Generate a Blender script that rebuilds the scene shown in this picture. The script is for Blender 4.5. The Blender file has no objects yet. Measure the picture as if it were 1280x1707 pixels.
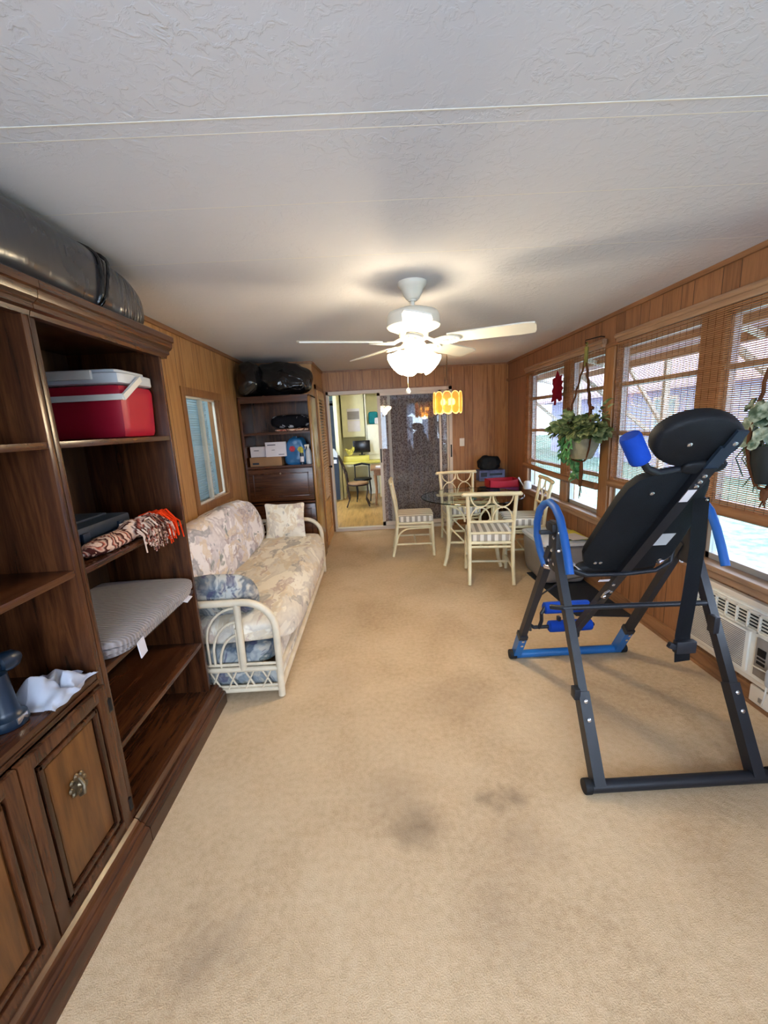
import bpy, bmesh, math, random
from mathutils import Vector, Matrix, noise
random.seed(7)
PI = math.pi
sc = bpy.context.scene
COL = sc.collection

# ------------------------------------------------------------------ camera
F_PX, YAW, PIT, ROL, CAMH = 698.95, .012, -.206, -.051, 1.547
Fw = Vector((math.sin(YAW)*math.cos(PIT), math.cos(YAW)*math.cos(PIT), math.sin(PIT)))
Rt = Vector((math.cos(YAW), -math.sin(YAW), 0))
Up = Rt.cross(Fw)
R2 = Rt*math.cos(ROL) + Up*math.sin(ROL)
U2 = -Rt*math.sin(ROL) + Up*math.cos(ROL)
cd = bpy.data.cameras.new('camera')
cam = bpy.data.objects.new('camera', cd); COL.objects.link(cam)
cd.sensor_fit = 'HORIZONTAL'; cd.sensor_width = 36.0; cd.lens = F_PX/1280*36.0
cd.clip_start = .02; cd.clip_end = 200
M = Matrix((R2, U2, -Fw)).transposed().to_4x4(); M.translation = Vector((0, 0, CAMH))
cam.matrix_world = M
sc.camera = cam

# ------------------------------------------------------------------ render look
vs = sc.view_settings
vs.view_transform = 'Standard'; vs.look = 'None'; vs.gamma = 1; vs.use_curve_mapping = False
vs.exposure = 0.45
sc.cycles.use_denoising = True
sc.cycles.max_bounces = 10
sc.cycles.diffuse_bounces = 5
sc.cycles.transparent_max_bounces = 16
sc.cycles.sample_clamp_indirect = 6
sc.cycles.caustics_reflective = False
sc.cycles.caustics_refractive = False

def S(*c):
    """sRGB 0..255 -> linear rgba"""
    o = []
    for v in c:
        v /= 255.0
        o.append(v/12.92 if v <= .04045 else ((v+.055)/1.055)**2.4)
    return (*o, 1.0)

# ------------------------------------------------------------------ world, sun, daylight
w = bpy.data.worlds.new('sky'); sc.world = w; w.use_nodes = True
nt = w.node_tree; bg = nt.nodes['Background']
bg.inputs[1].default_value = 1.0
_tc = nt.nodes.new('ShaderNodeTexCoord'); _sx = nt.nodes.new('ShaderNodeSeparateXYZ'); _rp = nt.nodes.new('ShaderNodeValToRGB')
nt.links.new(_tc.outputs['Generated'], _sx.inputs[0])
_ma = nt.nodes.new('ShaderNodeMath'); _ma.operation = 'MULTIPLY_ADD'; _ma.inputs[1].default_value = -.5; _ma.inputs[2].default_value = .5
nt.links.new(_sx.outputs[1], _ma.inputs[0]); nt.links.new(_ma.outputs[0], _rp.inputs[0])
_rp.color_ramp.elements[0].position = .45; _rp.color_ramp.elements[0].color = (.26, .29, .37, 1)     # sky over the house side
_rp.color_ramp.elements[1].position = .85; _rp.color_ramp.elements[1].color = (.74, .87, 1.08, 1)     # brighter sky on the rear side
nt.links.new(_rp.outputs[0], bg.inputs[0]); bg.inputs[1].default_value = 14.5
sun_d = bpy.data.lights.new('sun', 'SUN'); sun_d.energy = 3.2; sun_d.angle = .02; sun_d.color = (1, .95, .85)
sun = bpy.data.objects.new('sun', sun_d); COL.objects.link(sun)
sun.rotation_euler = (math.radians(-35), math.radians(-12), 0)   # high, from behind the house
def area(name, loc, rot, sx, sy, e, col):
    d = bpy.data.lights.new(name, 'AREA'); d.shape = 'RECTANGLE'; d.size = sx; d.size_y = sy
    d.energy = e; d.color = col
    o = bpy.data.objects.new(name, d); COL.objects.link(o); o.location = loc; o.rotation_euler = rot
    return o
# daylight entering by the openings of the sun room (the windows it has, on both sides of the camera)
for nm, lo, ro, sx, sy in (('portal_side', (2.02, 2.0, 1.36), (0, PI/2, 0), 1.38, 6.9), ('portal_rear', (.3, -1.69, 1.44), (PI/2, 0, 0), 2.9, 1.42)):
    p_ = area(nm, lo, ro, sx, sy, 1, (1, 1, 1)); p_.data.cycles.is_portal = True     # guides the sky light in through the real openings

# ------------------------------------------------------------------ material helpers
class NM:
    def __init__(s, name, rough=.6, spec=.3, metal=0):
        s.m = bpy.data.materials.new(name); s.m.use_nodes = True
        s.t = s.m.node_tree; s.N = s.t.nodes; s.L = s.t.links
        s.b = s.N['Principled BSDF']
        s.b.inputs['Roughness'].default_value = rough
        s.b.inputs['Specular IOR Level'].default_value = spec
        s.b.inputs['Metallic'].default_value = metal
    def n(s, kind, **kw):
        x = s.N.new(kind)
        for k, v in kw.items():
            if k.startswith('i_'): x.inputs[k[2:].replace('_', ' ')].default_value = v
            else: setattr(x, k, v)
        return x
    def obj(s, scale=(1, 1, 1), rot=(0, 0, 0)):
        tc = s.n('ShaderNodeTexCoord'); mp = s.n('ShaderNodeMapping')
        mp.inputs['Scale'].default_value = scale; mp.inputs['Rotation'].default_value = rot
        s.L.new(tc.outputs['Object'], mp.inputs['Vector']); return mp.outputs[0]
    def noise(s, vec, scale, detail=3, rough=.5, dist=0):
        x = s.n('ShaderNodeTexNoise'); x.inputs['Scale'].default_value = scale
        x.inputs['Detail'].default_value = detail; x.inputs['Roughness'].default_value = rough
        x.inputs['Distortion'].default_value = dist
        s.L.new(vec, x.inputs['Vector']); return x.outputs['Fac']
    def ramp(s, fac, stops, interp='LINEAR'):
        x = s.n('ShaderNodeValToRGB'); cr = x.color_ramp; cr.interpolation = interp
        while len(cr.elements) < len(stops): cr.elements.new(.5)
        for e, (p, c) in zip(cr.elements, stops): e.position = p; e.color = c
        s.L.new(fac, x.inputs[0]); return x.outputs[0]
    def math(s, op, a, b=None, c=None):
        x = s.n('ShaderNodeMath', operation=op)
        for i, v in enumerate((a, b, c)):
            if v is None: continue
            if isinstance(v, (int, float)): x.inputs[i].default_value = v
            else: s.L.new(v, x.inputs[i])
        return x.outputs[0]
    def mix(s, fac, a, b, blend='MIX'):
        x = s.n('ShaderNodeMix', data_type='RGBA', blend_type=blend)
        for i, v in ((0, fac), (6, a), (7, b)):
            if isinstance(v, (int, float, tuple)): x.inputs[i].default_value = v
            else: s.L.new(v, x.inputs[i])
        return x.outputs[2]
    def sep(s, v):
        x = s.n('ShaderNodeSeparateXYZ'); s.L.new(v, x.inputs[0]); return x.outputs
    def col(s, c):
        if isinstance(c, tuple): s.b.inputs['Base Color'].default_value = c
        else: s.L.new(c, s.b.inputs['Base Color'])
        return s
    def bump(s, h, strength=.3, dist=.01):
        x = s.n('ShaderNodeBump'); x.inputs['Strength'].default_value = strength
        x.inputs['Distance'].default_value = dist
        s.L.new(h, x.inputs['Height']); s.L.new(x.outputs[0], s.b.inputs['Normal']); return s

def plain(name, c, rough=.55, spec=.3, metal=0, var=.12, bump=0, bs=60):
    k = NM(name, rough, spec, metal)
    v = k.obj(); f = k.noise(v, 9, 3)
    dk = tuple(x*(1-var) for x in c[:3])+(1,); lt = tuple(min(1, x*(1+var)) for x in c[:3])+(1,)
    k.col(k.ramp(f, [(.3, dk), (.7, lt)]))
    if bump: k.bump(k.noise(v, bs, 4), bump, .004)
    return k.m

def wood(name, stops, axis='z', rough=.4, spec=.4, scale=1.0, bump=.12):
    k = NM(name, rough, spec)
    sc_ = {'z': (14, 14, 1.1), 'y': (14, 1.1, 14), 'x': (1.1, 14, 14)}[axis]
    v = k.obj(tuple(a*scale for a in sc_))
    f = k.noise(v, 1.6, 6, .62, .9)
    g = k.noise(k.obj(tuple(a*scale*7 for a in sc_)), 1.5, 3)
    f2 = k.math('ADD', k.math('MULTIPLY', f, .8), k.math('MULTIPLY', g, .2))
    k.col(k.ramp(f2, stops)); k.bump(f2, bump, .003)
    return k.m

def panelling(name, axis, a, b, c, dark):
    """vertical wood panelling: random width boards with V grooves, along the given horizontal axis"""
    k = NM(name, .38, .45)
    tc = k.n('ShaderNodeTexCoord'); xyz = k.sep(tc.outputs['Object'])
    u = xyz['XYZ'.index(axis)]; fr = k.math('FRACT', k.math('MULTIPLY', u, 1/1.02))
    edges = [0, .10, .28, .395, .60, .70, .87, 1.0]
    msk = None
    for e in edges:
        d = k.math('ABSOLUTE', k.math('SUBTRACT', fr, e)); m = k.math('LESS_THAN', d, .0026)
        msk = m if msk is None else k.math('MAXIMUM', msk, m)
    rp = k.n('ShaderNodeValToRGB'); rp.color_ramp.interpolation = 'CONSTANT'
    vals = [.45, .8, .25, .65, .35, .9, .55]
    while len(rp.color_ramp.elements) < 7: rp.color_ramp.elements.new(.5)
    for e, p, vv in zip(rp.color_ramp.elements, edges, vals): e.position = p; e.color = (vv, vv, vv, 1)
    k.L.new(fr, rp.inputs[0])
    s_ = {'X': (9, 1, .7), 'Y': (1, 9, .7)}[axis]
    g = k.noise(k.obj(s_), 1.7, 6, .6, 1.2)
    fine = k.noise(k.obj(tuple(x*8 for x in s_)), 1.5, 3)
    f = k.math('ADD', k.math('MULTIPLY', g, .62), k.math('MULTIPLY', fine, .14))
    f = k.math('ADD', f, k.math('MULTIPLY', rp.outputs[0], .22))
    cc = k.ramp(f, [(.22, c), (.42, b), (.52, a), (.64, b), (.74, a)])
    # knots
    vo = k.n('ShaderNodeTexVoronoi'); vo.inputs['Scale'].default_value = 1.0
    k.L.new(k.obj({'X': (5, 1, 1.5), 'Y': (1, 5, 1.5)}[axis]), vo.inputs['Vector'])
    kn = k.ramp(vo.outputs['Distance'], [(.03, (1, 1, 1, 1)), (.15, (0, 0, 0, 1))])
    cc = k.mix(k.math('MULTIPLY', kn, .6), cc, c)
    k.col(k.mix(msk, cc, dark))
    k.bump(k.math('SUBTRACT', k.math('MULTIPLY', f, .25), msk), .5, .004)
    return k.m

MT = {}
MT['panelY'] = panelling('wood_panelling_side', 'Y', S(186, 144, 94), S(158, 114, 68), S(104, 68, 40), S(76, 48, 30))
MT['panelX'] = panelling('wood_panelling_end', 'X', S(170, 122, 72), S(142, 96, 52), S(98, 62, 36), S(74, 46, 28))
MT['trimwood'] = wood('brown_trim', [(.3, S(104, 72, 48)), (.5, S(138, 98, 66)), (.7, S(152, 112, 78))], 'y')
MT['trimwoodz'] = wood('brown_trim_vertical', [(.3, S(114, 78, 50)), (.5, S(146, 104, 66)), (.7, S(162, 120, 80))], 'z')
dk = [(.30, S(34, 18, 10)), (.48, S(66, 36, 19)), (.62, S(90, 52, 28)), (.75, S(58, 32, 18))]
MT['walnutY'] = wood('dark_walnut_long', dk, 'y', .27, .5)
MT['walnutX'] = wood('dark_walnut_deep', dk, 'x', .27, .5)
MT['walnutZ'] = wood('dark_walnut_upright', dk, 'z', .27, .5)
MT['doorpanel'] = wood('walnut_door_panel', [(.3, S(66, 38, 16)), (.5, S(104, 64, 28)), (.7, S(122, 80, 38))], 'z', .3, .5)
MT['backwood'] = wood('bookcase_backboard', [(.3, S(40, 25, 13)), (.5, S(62, 41, 21)), (.7, S(74, 50, 27))], 'z', .5, .3)
MT['louvre'] = wood('louvre_door_wood', [(.3, S(170, 120, 68)), (.5, S(196, 148, 90)), (.7, S(208, 164, 106))], 'y', .4)
MT['sideglare'] = wood('walnut_side_glare', [(.3, S(112, 74, 32)), (.5, S(150, 106, 52)), (.7, S(166, 124, 66))], 'z', .22, .6)  # walnut side with the glare of the fan lights painted in as gold
MT['cream'] = plain('cream_aluminium', S(214, 204, 190), .4, .4, 0, .04)
MT['alu'] = plain('window_aluminium', S(178, 178, 176), .35, .5, .5, .05)
MT['sillwood'] = wood('window_sill_wood', [(.3, S(128, 100, 78)), (.5, S(150, 120, 96)), (.7, S(168, 140, 116))], 'y')
MT['white'] = plain('white_plastic', S(226, 222, 210), .45, .4, 0, .03)
MT['fanwhite'] = plain('fan_white_enamel', S(228, 224, 210), .35, .4, 0, .03)
MT['black'] = plain('black_powdercoat', S(26, 29, 36), .45, .45, 0, .15, .1, 300)
MT['blackpad'] = plain('black_vinyl_pad', S(17, 20, 25), .62, .3, 0, .25, .25, 220)
MT['blacknylon'] = plain('black_nylon_cover', S(14, 20, 26), .7, .25, 0, .2, .3, 240)
MT['bluefoam'] = plain('royal_blue_foam', S(14, 62, 160), .75, .2, 0, .12, .25, 200)
MT['bluesteel'] = plain('blue_painted_steel', S(26, 96, 160), .35, .5, 0, .08)
MT['bluegrip'] = plain('blue_handle_foam', S(22, 84, 160), .5, .4, 0, .1)
MT['chrome'] = plain('zinc_bolt', S(215, 215, 220), .2, .6, .9, .03)
MT['rattan'] = plain('cream_rattan', S(222, 210, 172), .38, .45, 0, .12, .12, 70)
MT['sofarattan'] = plain('whitewashed_rattan', S(216, 202, 176), .38, .45, 0, .12, .12, 70)
MT['brass'] = plain('aged_brass', S(120, 106, 84), .35, .5, .8, .25)
MT['red'] = plain('crimson_plastic', S(168, 22, 46), .4, .4, 0, .06)
MT['ltgrey'] = plain('pale_grey_plastic', S(196, 200, 204), .4, .4, 0, .05)
MT['navy'] = plain('navy_plastic', S(14, 34, 52), .35, .5, 0, .2)
MT['casegrey'] = plain('charcoal_blue_case', S(36, 48, 62), .5, .35, 0, .2)
MT['paper'] = plain('white_paper', S(216, 212, 216), .7, .2, 0, .04)
MT['cardboard'] = plain('brown_cardboard', S(150, 116, 84), .75, .15, 0, .1)
MT['darkmetal'] = plain('dark_bronze_metal', S(48, 32, 26), .4, .5, .5, .2)
MT['iron'] = plain('black_iron', S(22, 22, 24), .5, .4, .3, .1)
MT['macrame'] = plain('brown_macrame_cord', S(86, 54, 34), .9, .1, 0, .25, .5, 260)
MT['jute'] = plain('olive_jute_cord', S(118, 112, 60), .9, .1, 0, .2, .5, 260)
MT['stone'] = plain('mottled_grey_pot', S(138, 134, 112), .75, .25, 0, .3, .4, 40)
MT['darkpot'] = plain('dark_green_pot', S(30, 34, 34), .6, .3, 0, .2)
MT['mauve'] = plain('maroon_felt', S(112, 14, 32), .9, .1, 0, .2, .3, 150)
MT['whitesheer'] = plain('white_curtain_cotton', S(226, 230, 240), .9, .1, 0, .04)
def mk_sheer():
    k = NM('sheer_cotton', .9, .1); k.col(S(232, 236, 246)); tr = k.n('ShaderNodeBsdfTranslucent'); tr.inputs[0].default_value = S(226, 232, 250)
    mx = k.n('ShaderNodeMixShader'); mx.inputs[0].default_value = .5; k.L.new(k.b.outputs[0], mx.inputs[1]); k.L.new(tr.outputs[0], mx.inputs[2])
    k.L.new(mx.outputs[0], k.N['Material Output'].inputs[0]); return k.m
MT['sheer'] = mk_sheer()
MT['concrete'] = plain('grey_concrete', S(170, 170, 165), .9, .1)
MT['yellow'] = plain('yellow_print_cover', S(206, 200, 84), .5, .3, 0, .3)
MT['rug'] = plain('black_rubber', S(34, 37, 44), .75, .25, 0, .1, .4, 160)

def mk_ceiling():
    k = NM('textured_ceiling', .85, .15); v = k.obj()
    a = k.noise(v, 26, 5, .6, .6); b = k.noise(v, 4, 3)
    h = k.math('MULTIPLY', k.ramp(a, [(.48, (0, 0, 0, 1)), (.56, (1, 1, 1, 1))]), k.ramp(b, [(.35, (.1, .1, .1, 1)), (.65, (1, 1, 1, 1))]))
    k.col(S(210, 211, 218)); k.bump(h, .36, .004); return k.m
MT['ceiling'] = mk_ceiling()

def mk_carpet():
    k = NM('beige_carpet', .95, .05); v = k.obj()
    fine = k.noise(v, 260, 2); med = k.noise(v, 38, 3); big = k.noise(v, 1.7, 4, .6, .5)
    f = k.math('ADD', k.math('ADD', k.math('MULTIPLY', fine, .35), k.math('MULTIPLY', med, .25)), k.math('MULTIPLY', big, .4))
    c = k.ramp(f, [(.32, S(172, 146, 114)), (.5, S(204, 178, 144)), (.66, S(218, 194, 162))])
    # wear and spills with shapes of their own
    stains = [(.09, 1.335, .085, .6), (.50, 1.47, .05, .55), (.40, 1.445, .045, .5), (.385, 2.13, .2, .28), (.0, 1.5, .14, .28),
              (-.59, 1.0, .1, .42), (1.1, 1.85, .28, .25), (.47, 1.27, .12, .25), (.3, 1.05, .12, .28), (-.3, 2.4, .16, .18),
              (.55, 3.8, .35, .25), (.45, 3.0, .35, .15), (-.2, 3.2, .3, .12), (1.1, 1.2, .12, .15)]
    w_ = k.n('ShaderNodeTexNoise'); w_.inputs['Scale'].default_value = 7; w_.inputs['Detail'].default_value = 4
    k.L.new(v, w_.inputs['Vector'])
    sub = k.n('ShaderNodeVectorMath', operation='MULTIPLY_ADD')
    k.L.new(w_.outputs['Color'], sub.inputs[0]); sub.inputs[1].default_value = (.22, .22, 0); k.L.new(v, sub.inputs[2])
    for x, y, r, s_ in stains:
        d = k.n('ShaderNodeVectorMath', operation='DISTANCE')
        fl = k.n('ShaderNodeVectorMath', operation='MULTIPLY'); fl.inputs[1].default_value = (1, 1, 0)
        k.L.new(sub.outputs[0], fl.inputs[0]); k.L.new(fl.outputs[0], d.inputs[0]); d.inputs[1].default_value = (x+.11, y+.11, 0)
        m = k.ramp(d.outputs['Value'], [(0, (s_, s_, s_, 1)), (min(1, r*1.5), (0, 0, 0, 1))])
        c = k.mix(m, c, S(112, 94, 78))
    k.col(c); k.bump(k.math('ADD', fine, med), .5, .006); return k.m
MT['carpet'] = mk_carpet()

def mk_floral(name, ground, leafs, scale=6, rough=.85, axis=(1, 1, 1)):
    '''overlapping brushed leaf shapes in several washes on a pale ground'''
    k = NM(name, rough, .15); v = k.obj(axis); c = ground
    wv = k.n('ShaderNodeTexNoise'); wv.inputs['Scale'].default_value = scale*.6; wv.inputs['Detail'].default_value = 3; k.L.new(v, wv.inputs['Vector'])
    for i, (col, thr, sc2) in enumerate(leafs):
        mp = k.n('ShaderNodeVectorMath', operation='MULTIPLY_ADD'); k.L.new(wv.outputs['Color'], mp.inputs[0])
        mp.inputs[1].default_value = (.25, .25, .25); mp.inputs[2].default_value = (0, 0, 0); k.L.new(v, mp.inputs[2])
        m2 = k.n('ShaderNodeMapping'); m2.inputs['Location'].default_value = (i*3.7, i*1.3, i*2.1); m2.inputs['Rotation'].default_value = (.6*i, .9*i, .5*i)
        m2.inputs['Scale'].default_value = (1.6, .62, 1.1); k.L.new(mp.outputs[0], m2.inputs['Vector'])
        f = k.noise(m2.outputs[0], scale*sc2, 3, .55, .5)
        fs = k.noise(m2.outputs[0], scale*sc2*5, 2)
        f = k.math('ADD', f, k.math('MULTIPLY', k.math('SUBTRACT', fs, .5), .16))
        m = k.ramp(f, [(thr, (0, 0, 0, 1)), (thr+.045, (.85, .85, .85, 1)), (thr+.14, (.35, .35, .35, 1))])
        c = k.mix(m, c, col)
    k.col(c); k.bump(k.noise(v, 10, 4), .45, .025); return k.m
MT['floral'] = mk_floral('tropical_leaf_fabric', S(246, 242, 242), [(S(196, 188, 192), .47, .8), (S(222, 206, 184), .52, 1), (S(150, 152, 160), .58, .9), (S(176, 158, 160), .60, 1.2), (S(118, 132, 128), .66, .8)], 6)
MT['floralwarm'] = mk_floral('warm_leaf_fabric', S(236, 228, 210), [(S(204, 194, 180), .47, .8), (S(214, 196, 166), .53, 1), (S(166, 160, 152), .59, .9), (S(190, 168, 156), .60, 1.2), (S(142, 140, 134), .66, .8)], 5)
MT['floralblue'] = mk_floral('blue_grey_leaf_fabric', S(186, 188, 184), [(S(112, 124, 134), .44, .8), (S(190, 182, 166), .52, 1), (S(72, 86, 104), .55, .7), (S(78, 76, 106), .60, .9), (S(66, 84, 82), .61, 1.1)], 5.5)
def mk_navy():
    k = NM('black_white_floral', .85, .15); v = k.obj(); vo = k.n('ShaderNodeTexVoronoi'); vo.inputs['Scale'].default_value = 11; vo.inputs['Randomness'].default_value = .6
    k.L.new(v, vo.inputs['Vector']); n = k.noise(v, 60, 2)
    f = k.math('ADD', vo.outputs['Distance'], k.math('MULTIPLY', k.math('SUBTRACT', n, .5), .45))
    k.col(k.ramp(f, [(.0, S(190, 190, 196)), (.26, S(176, 178, 186)), (.33, S(14, 15, 22))])); return k.m
MT['floralnavy'] = mk_navy()

def mk_stripe(name, axis, a, b, pitch):
    k = NM(name, .85, .15); tc = k.n('ShaderNodeTexCoord'); xyz = k.sep(tc.outputs['Object']); nx = k.math('ABSOLUTE', k.sep(tc.outputs['Normal'])[0])
    side = k.math('GREATER_THAN', nx, .75)
    u = k.math('ADD', k.math('MULTIPLY', xyz[0], k.math('SUBTRACT', 1, side)), k.math('MULTIPLY', xyz[1], side))
    s_ = k.math('SINE', k.math('MULTIPLY', u, 2*PI/pitch))
    k.col(k.ramp(k.math('MULTIPLY_ADD', s_, .5, .5), [(.42, a), (.58, b)])); return k.m
MT['seatstripe'] = mk_stripe('striped_seat_fabric', 'X', S(224, 218, 206), S(158, 150, 138), .066)

def mk_ribbed(name, a, b, axis, pitch):
    k = NM(name, .8, .3); tc = k.n('ShaderNodeTexCoord'); u = k.sep(tc.outputs['Object'])['XYZ'.index(axis)]
    v = k.obj(); s_ = k.math('SINE', k.math('ADD', k.math('MULTIPLY', u, 2*PI/pitch), k.math('MULTIPLY', k.noise(v, 12, 3), 3)))
    f = k.math('MULTIPLY_ADD', s_, .5, .5)
    k.col(k.ramp(f, [(.0, a), (1.0, b)])); k.bump(f, .7, .006)
    k.b.inputs['Sheen Weight'].default_value = .4; return k.m
MT['plush'] = mk_ribbed('grey_ribbed_plush', S(124, 114, 110), S(150, 140, 136), 'Y', .016)

def mk_bag(name, a, rough, st=.5, y0=None):
    k = NM(name, rough, .7); v = k.obj(); n1 = k.noise(k.obj((2, .8, 2)), 2.0, 1, .3, .4)
    n2 = k.noise(k.obj((1.2, 7, 1.2)), 2.6, 2, .4, 1.2)
    m = k.ramp(k.sep(v)[1], [(y0, (.05, .05, .05, 1)), (y0+.12, (1, 1, 1, 1))]) if y0 else k.ramp(k.noise(v, 2.4, 2), [(.42, (0, 0, 0, 1)), (.6, (1, 1, 1, 1))])
    k.col(k.ramp(n1, [(.3, a), (.7, tuple(min(1, x*1.7) for x in a[:3])+(1,))]))
    k.bump(k.math('ADD', n1, k.math('MULTIPLY', k.math('MULTIPLY', n2, m), .9)), st, .05); return k.m
MT['greybag'] = mk_bag('grey_plastic_film', S(50, 50, 53), .22, .75, .38)
MT['blackbag'] = mk_bag('black_plastic_film', S(9, 10, 12), .22, 1.0)
MT['bluebag'] = mk_bag('blue_plastic_film', S(24, 84, 130), .35)

def mk_afghan():
    k = NM('crochet_wool', .95, .1); v = k.obj((1, 1, 1)); n = k.noise(v, 5, 3, .5, 1.5)
    xyz = k.sep(v); s_ = k.math('FRACT', k.math('ADD', k.math('MULTIPLY', xyz[1], 16), k.math('MULTIPLY', n, 5)))
    k.col(k.ramp(s_, [(0, S(214, 176, 150)), (.3, S(226, 196, 172)), (.42, S(70, 30, 26)), (.55, S(180, 96, 74)), (.68, S(216, 180, 156)), (.85, S(74, 34, 30))]))
    k.bump(k.noise(v, 160, 2), .8, .006); return k.m
MT['afghan'] = mk_afghan()
MT['orange'] = plain('orange_wool', S(224, 62, 20), .95, .1, 0, .15, .6, 200)

def mk_leaf(name, a, b, c, pale=None):
    k = NM(name, .45, .4); v = k.obj(); f = k.noise(v, 22, 3)
    k.col(k.ramp(f, [(.32, a), (.48, b), (.66, c)])); return k.m
MT['leaf'] = mk_leaf('variegated_green_leaf', S(52, 74, 44), S(104, 124, 78), S(172, 178, 128))
MT['leafbright'] = mk_leaf('bright_green_leaf', S(48, 110, 66), S(84, 150, 92), S(140, 190, 130))
MT['begonia'] = mk_leaf('dark_green_silver_leaf', S(28, 52, 34), S(70, 92, 72), S(170, 182, 164))

def mk_slat():
    k = NM('bamboo_blind_slat', .7, .2)
    f = k.noise(k.obj((30, 2, 30)), 3, 3)
    k.col(k.ramp(f, [(.3, S(168, 122, 84)), (.7, S(204, 162, 122))]))
    k.b.inputs['Transmission Weight'].default_value = 0
    tr = k.n('ShaderNodeBsdfTranslucent'); tr.inputs[0].default_value = S(214, 170, 140)
    mx = k.n('ShaderNodeMixShader'); mx.inputs[0].default_value = .35
    k.L.new(k.b.outputs[0], mx.inputs[1]); k.L.new(tr.outputs[0], mx.inputs[2])
    k.L.new(mx.outputs[0], k.N['Material Output'].inputs[0]); return k.m
MT['slat'] = mk_slat()

def mk_glass(name, tint, refl=1.0, ior=1.5):
    m = bpy.data.materials.new(name); m.use_nodes = True; t = m.node_tree; t.nodes.remove(t.nodes['Principled BSDF'])
    tr = t.nodes.new('ShaderNodeBsdfTransparent'); tr.inputs[0].default_value = tint
    gl = t.nodes.new('ShaderNodeBsdfGlossy'); gl.inputs['Roughness'].default_value = .01
    fr = t.nodes.new('ShaderNodeFresnel'); fr.inputs[0].default_value = ior
    mu = t.nodes.new('ShaderNodeMath'); mu.operation = 'MULTIPLY'; mu.inputs[1].default_value = refl; mu.use_clamp = True
    mx = t.nodes.new('ShaderNodeMixShader')
    ge = t.nodes.new('ShaderNodeNewGeometry'); iv = t.nodes.new('ShaderNodeMath'); iv.operation = 'SUBTRACT'; iv.inputs[0].default_value = 1
    m2 = t.nodes.new('ShaderNodeMath'); m2.operation = 'MULTIPLY'
    t.links.new(ge.outputs['Backfacing'], iv.inputs[1]); t.links.new(mu.outputs[0], m2.inputs[0]); t.links.new(iv.outputs[0], m2.inputs[1])
    t.links.new(fr.outputs[0], mu.inputs[0]); t.links.new(m2.outputs[0], mx.inputs[0])
    t.links.new(tr.outputs[0], mx.inputs[1]); t.links.new(gl.outputs[0], mx.inputs[2])
    t.links.new(mx.outputs[0], t.nodes['Material Output'].inputs[0]); return m
MT['glass'] = mk_glass('window_glass', (.95, .97, .97, 1), 1.0)
MT['doorglass'] = mk_glass('patio_door_glass', (.88, .90, .92, 1), 1.2, 1.5)
MT['tableglass'] = mk_glass('table_glass', (.84, .92, .90, 1), 1.3)
MT['glassedge'] = mk_glass('table_glass_edge', (.06, .10, .09, 1), 1.0)

def emit(name, c, s_, base=None):
    k = NM(name, .4, .3); k.col(base or c)
    k.b.inputs['Emission Color'].default_value = c; k.b.inputs['Emission Strength'].default_value = s_; return k.m
MT['lampglow'] = emit('lit_frosted_glass', (1.0, .84, .58, 1), 30.0)
MT['amber'] = emit('lit_amber_glass', (1.0, .55, .12, 1), .42, S(220, 140, 60))
def _amb():
    t = MT['amber'].node_tree; tr = t.nodes.new('ShaderNodeBsdfTransparent'); tr.inputs[0].default_value = (1, .75, .35, 1)
    mx = t.nodes.new('ShaderNodeMixShader'); mx.inputs[0].default_value = .5
    t.links.new(t.nodes['Principled BSDF'].outputs[0], mx.inputs[1]); t.links.new(tr.outputs[0], mx.inputs[2]); t.links.new(mx.outputs[0], t.nodes['Material Output'].inputs[0])
_amb()
MT['rimglass'] = emit('bright_amber_rim', (1.0, .68, .22, 1), 1.0, S(250, 200, 110))
MT['bulb'] = emit('lit_bulb', (1.0, .82, .45, 1), 30.0)
MT['kitchenfill'] = emit('kitchen_fill_glow', (1.0, .95, .82, 1), 11.0)

def mk_lace():
    k = NM('brown_lace_curtain', .9, .1); v = k.obj()
    vo = k.n('ShaderNodeTexVoronoi'); vo.inputs['Scale'].default_value = 52; vo.inputs['Randomness'].default_value = 1; k.L.new(k.obj((1, .3, .8)), vo.inputs['Vector'])
    n = k.noise(v, 50, 3)
    f = k.math('ADD', k.math('MULTIPLY', vo.outputs['Distance'], .7), k.math('MULTIPLY', n, .3))
    k.col(k.ramp(f, [(.2, S(120, 98, 94)), (.40, S(158, 136, 130)), (.56, S(206, 188, 180))])); return k.m
MT['lace'] = mk_lace()

def mk_grass():
    k = NM('lawn_grass', .95, .05); v = k.obj(); n1 = k.noise(v, 5, 5, .7); n2 = k.noise(v, .8, 3)
    f = k.math('ADD', k.math('MULTIPLY', n1, .7), k.math('MULTIPLY', n2, .3))
    k.col(k.ramp(f, [(.36, S(74, 112, 98)), (.5, S(112, 140, 128)), (.62, S(136, 158, 150))])); return k.m
MT['grass'] = mk_grass()
def mk_plankfloor():
    k = NM('kitchen_plank_floor', .28, .5); v = k.obj((10, 1, 1)); f = k.noise(v, 2, 5, .6, .5)
    k.col(k.ramp(f, [(.3, S(150, 108, 52)), (.5, S(190, 146, 82)), (.7, S(204, 164, 98))])); return k.m
MT['plank'] = mk_plankfloor()
MT['kwall'] = plain('kitchen_wall_yellow', S(226, 222, 184), .7, .2, 0, .04)
MT['kcab'] = plain('kitchen_cabinet_cream', S(232, 230, 212), .5, .3, 0, .04)
MT['kblue'] = plain('hall_blue_grey_wall', S(150, 176, 186), .8, .2, 0, .04)
MT['kcounter'] = plain('yellow_laminate', S(206, 194, 92), .4, .4, 0, .06)
MT['teal'] = plain('teal_fabric', S(22, 118, 126), .7, .2, 0, .15)
MT['screen'] = plain('black_screen', S(10, 10, 12), .2, .5, 0, .05)
MT['siding'] = plain('pale_blue_siding', S(156, 162, 196), .7, .2, 0, .05)
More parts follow.
